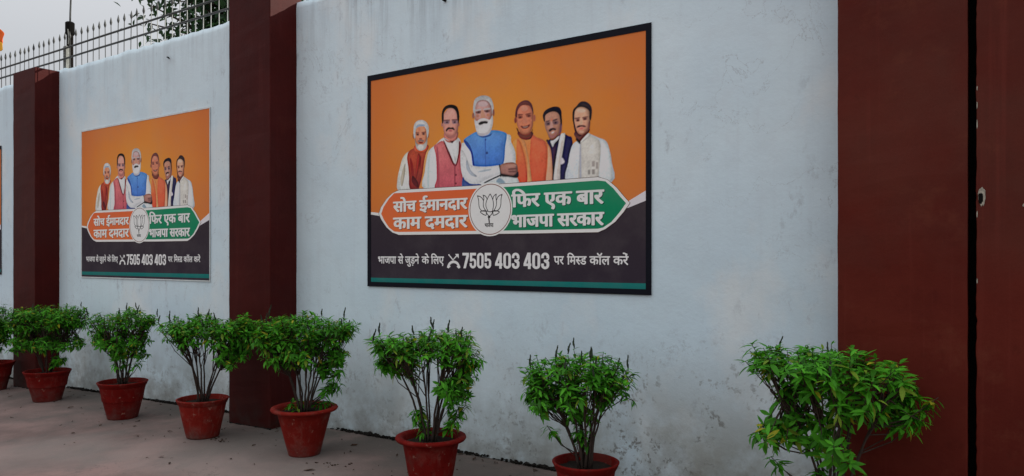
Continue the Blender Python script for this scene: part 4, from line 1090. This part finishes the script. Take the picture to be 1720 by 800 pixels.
        if ch == '0':
            rect(0, .22, .34, .78); rect(.66, .22, 1, .78)
            ring((.5, .24), (.16, .08), 0, P_, .5, .76); ring((.5, .24), (.16, .08), P_, 2*P_, .5, .24)
        elif ch == '7': rect(0, .83, 1, 1); pr.poly([U(.62, .86), U(1, .86), U(1, .78), U(.52, 0), U(.14, 0)], W_)
        elif ch == '5':
            rect(.04, .83, .96, 1); rect(.04, .44, .38, .90); rect(.66, .22, 1, .44)
            ring((.5, .24), (.16, .08), P_, 2*P_, .5, .24); rect(0, .22, .34, .34)
            ring((.5, .22), (.16, .08), 0, P_ * .86, .5, .42)
        elif ch == '3':
            rect(.66, .66, 1, .78); rect(.66, .22, 1, .40); rect(0, .22, .34, .34); rect(0, .66, .34, .78)
            ring((.5, .24), (.16, .08), 0, P_, .5, .76); ring((.5, .24), (.16, .08), P_, 2*P_, .5, .24)
            pr.poly([U(.34, .45), U(.80, .45), U(.98, .36), U(.70, .34), U(.60, .44)][::-1], W_); pr.poly([U(.34, .45), U(.34, .58), U(.66, .58), U(.98, .68), U(1, .62), U(.86, .52), U(1, .42), U(1, .34), U(.66, .34)], W_)
        elif ch == '4': pr.poly([U(.50, 1), U(.90, 1), U(.90, 0), U(.56, 0), U(.56, .62), U(.40, .40), U(.34, .34), U(0, .30)], W_); rect(0, .18, 1, .34); pr.poly([U(.62, 1), U(.52, 1), U(0, .34), U(.33, .34), U(.62, .80)], W_)
    pr = Print(.0102)
    for s_, a, b in (('7505', .394, .503), ('403', .514, .602), ('403', .613, .701)):
        n = len(s_); cell = (b - a) / n
        for i, ch in enumerate(s_): digit(pr, ch, (a + cell * i + cell * .03) * PW, .089 * PH, cell * .90 * PW, .067 * PH)
    pr.obj('phone_number', root)
    # missed-call sign: handset arc with a bent arrow above it
    pr = Print(.0102); ix, iz = .361 * PW, .117 * PH
    arc = [(ix + .050 * math.cos(t), iz - .038 + .038 * math.sin(t)) for t in [math.pi * k / 12 for k in range(13)]]
    pr.line(arc, .020, W_)
    for sgn in (-1, 1): pr.poly([(ix + sgn * .066, iz - .044), (ix + sgn * .050, iz - .052), (ix + sgn * .030, iz - .038), (ix + sgn * .044, iz - .020), (ix + sgn * .062, iz - .030)], W_)
    pr.line([(ix - .050, iz + .056), (ix - .006, iz + .014), (ix + .034, iz + .050)], .011, W_)
    pr.poly([(ix + .014, iz + .060), (ix + .050, iz + .060), (ix + .050, iz + .026), (ix + .040, iz + .036), (ix + .026, iz + .050)], W_)
    pr.obj('handset_sign', root)
    return root
def border(root, mat, ws, wt, th):
    bm = bmesh.new()
    box(bm, -.004, PW + .004, -th, 0, PH - wt, PH + .004); box(bm, -.004, PW + .004, -th, 0, -.004, ws)
    box(bm, -.004, ws, -th, 0, ws, PH - wt); box(bm, PW - ws, PW + .004, -th, 0, ws, PH - wt)
    from_bm('border', bm, mat, root)
poster = build_poster()
kids = list(poster.children)
border(poster, M['frame'], .034, .042, .0046)
def poster_copy(x, z, label, mat, ws, wt, sx=1):
    r = poster.copy(); C.objects.link(r); r.location = (x, WY - .002, z); r['label'] = label
    for k in kids:
        c = k.copy(); C.objects.link(c); c.parent = r
    border(r, mat, ws, wt, .0042); r.scale = (sx, 1, 1)
    return r
poster_copy(-9.29, 1.245, 'smaller-looking poster with thin pale edge, between the two dark red pillars', M['edge'], .004, .012, 1.015)
poster_copy(-14.01, 1.25, 'poster of which only a thin orange strip shows at the left edge', M['frame'], .010, .044)
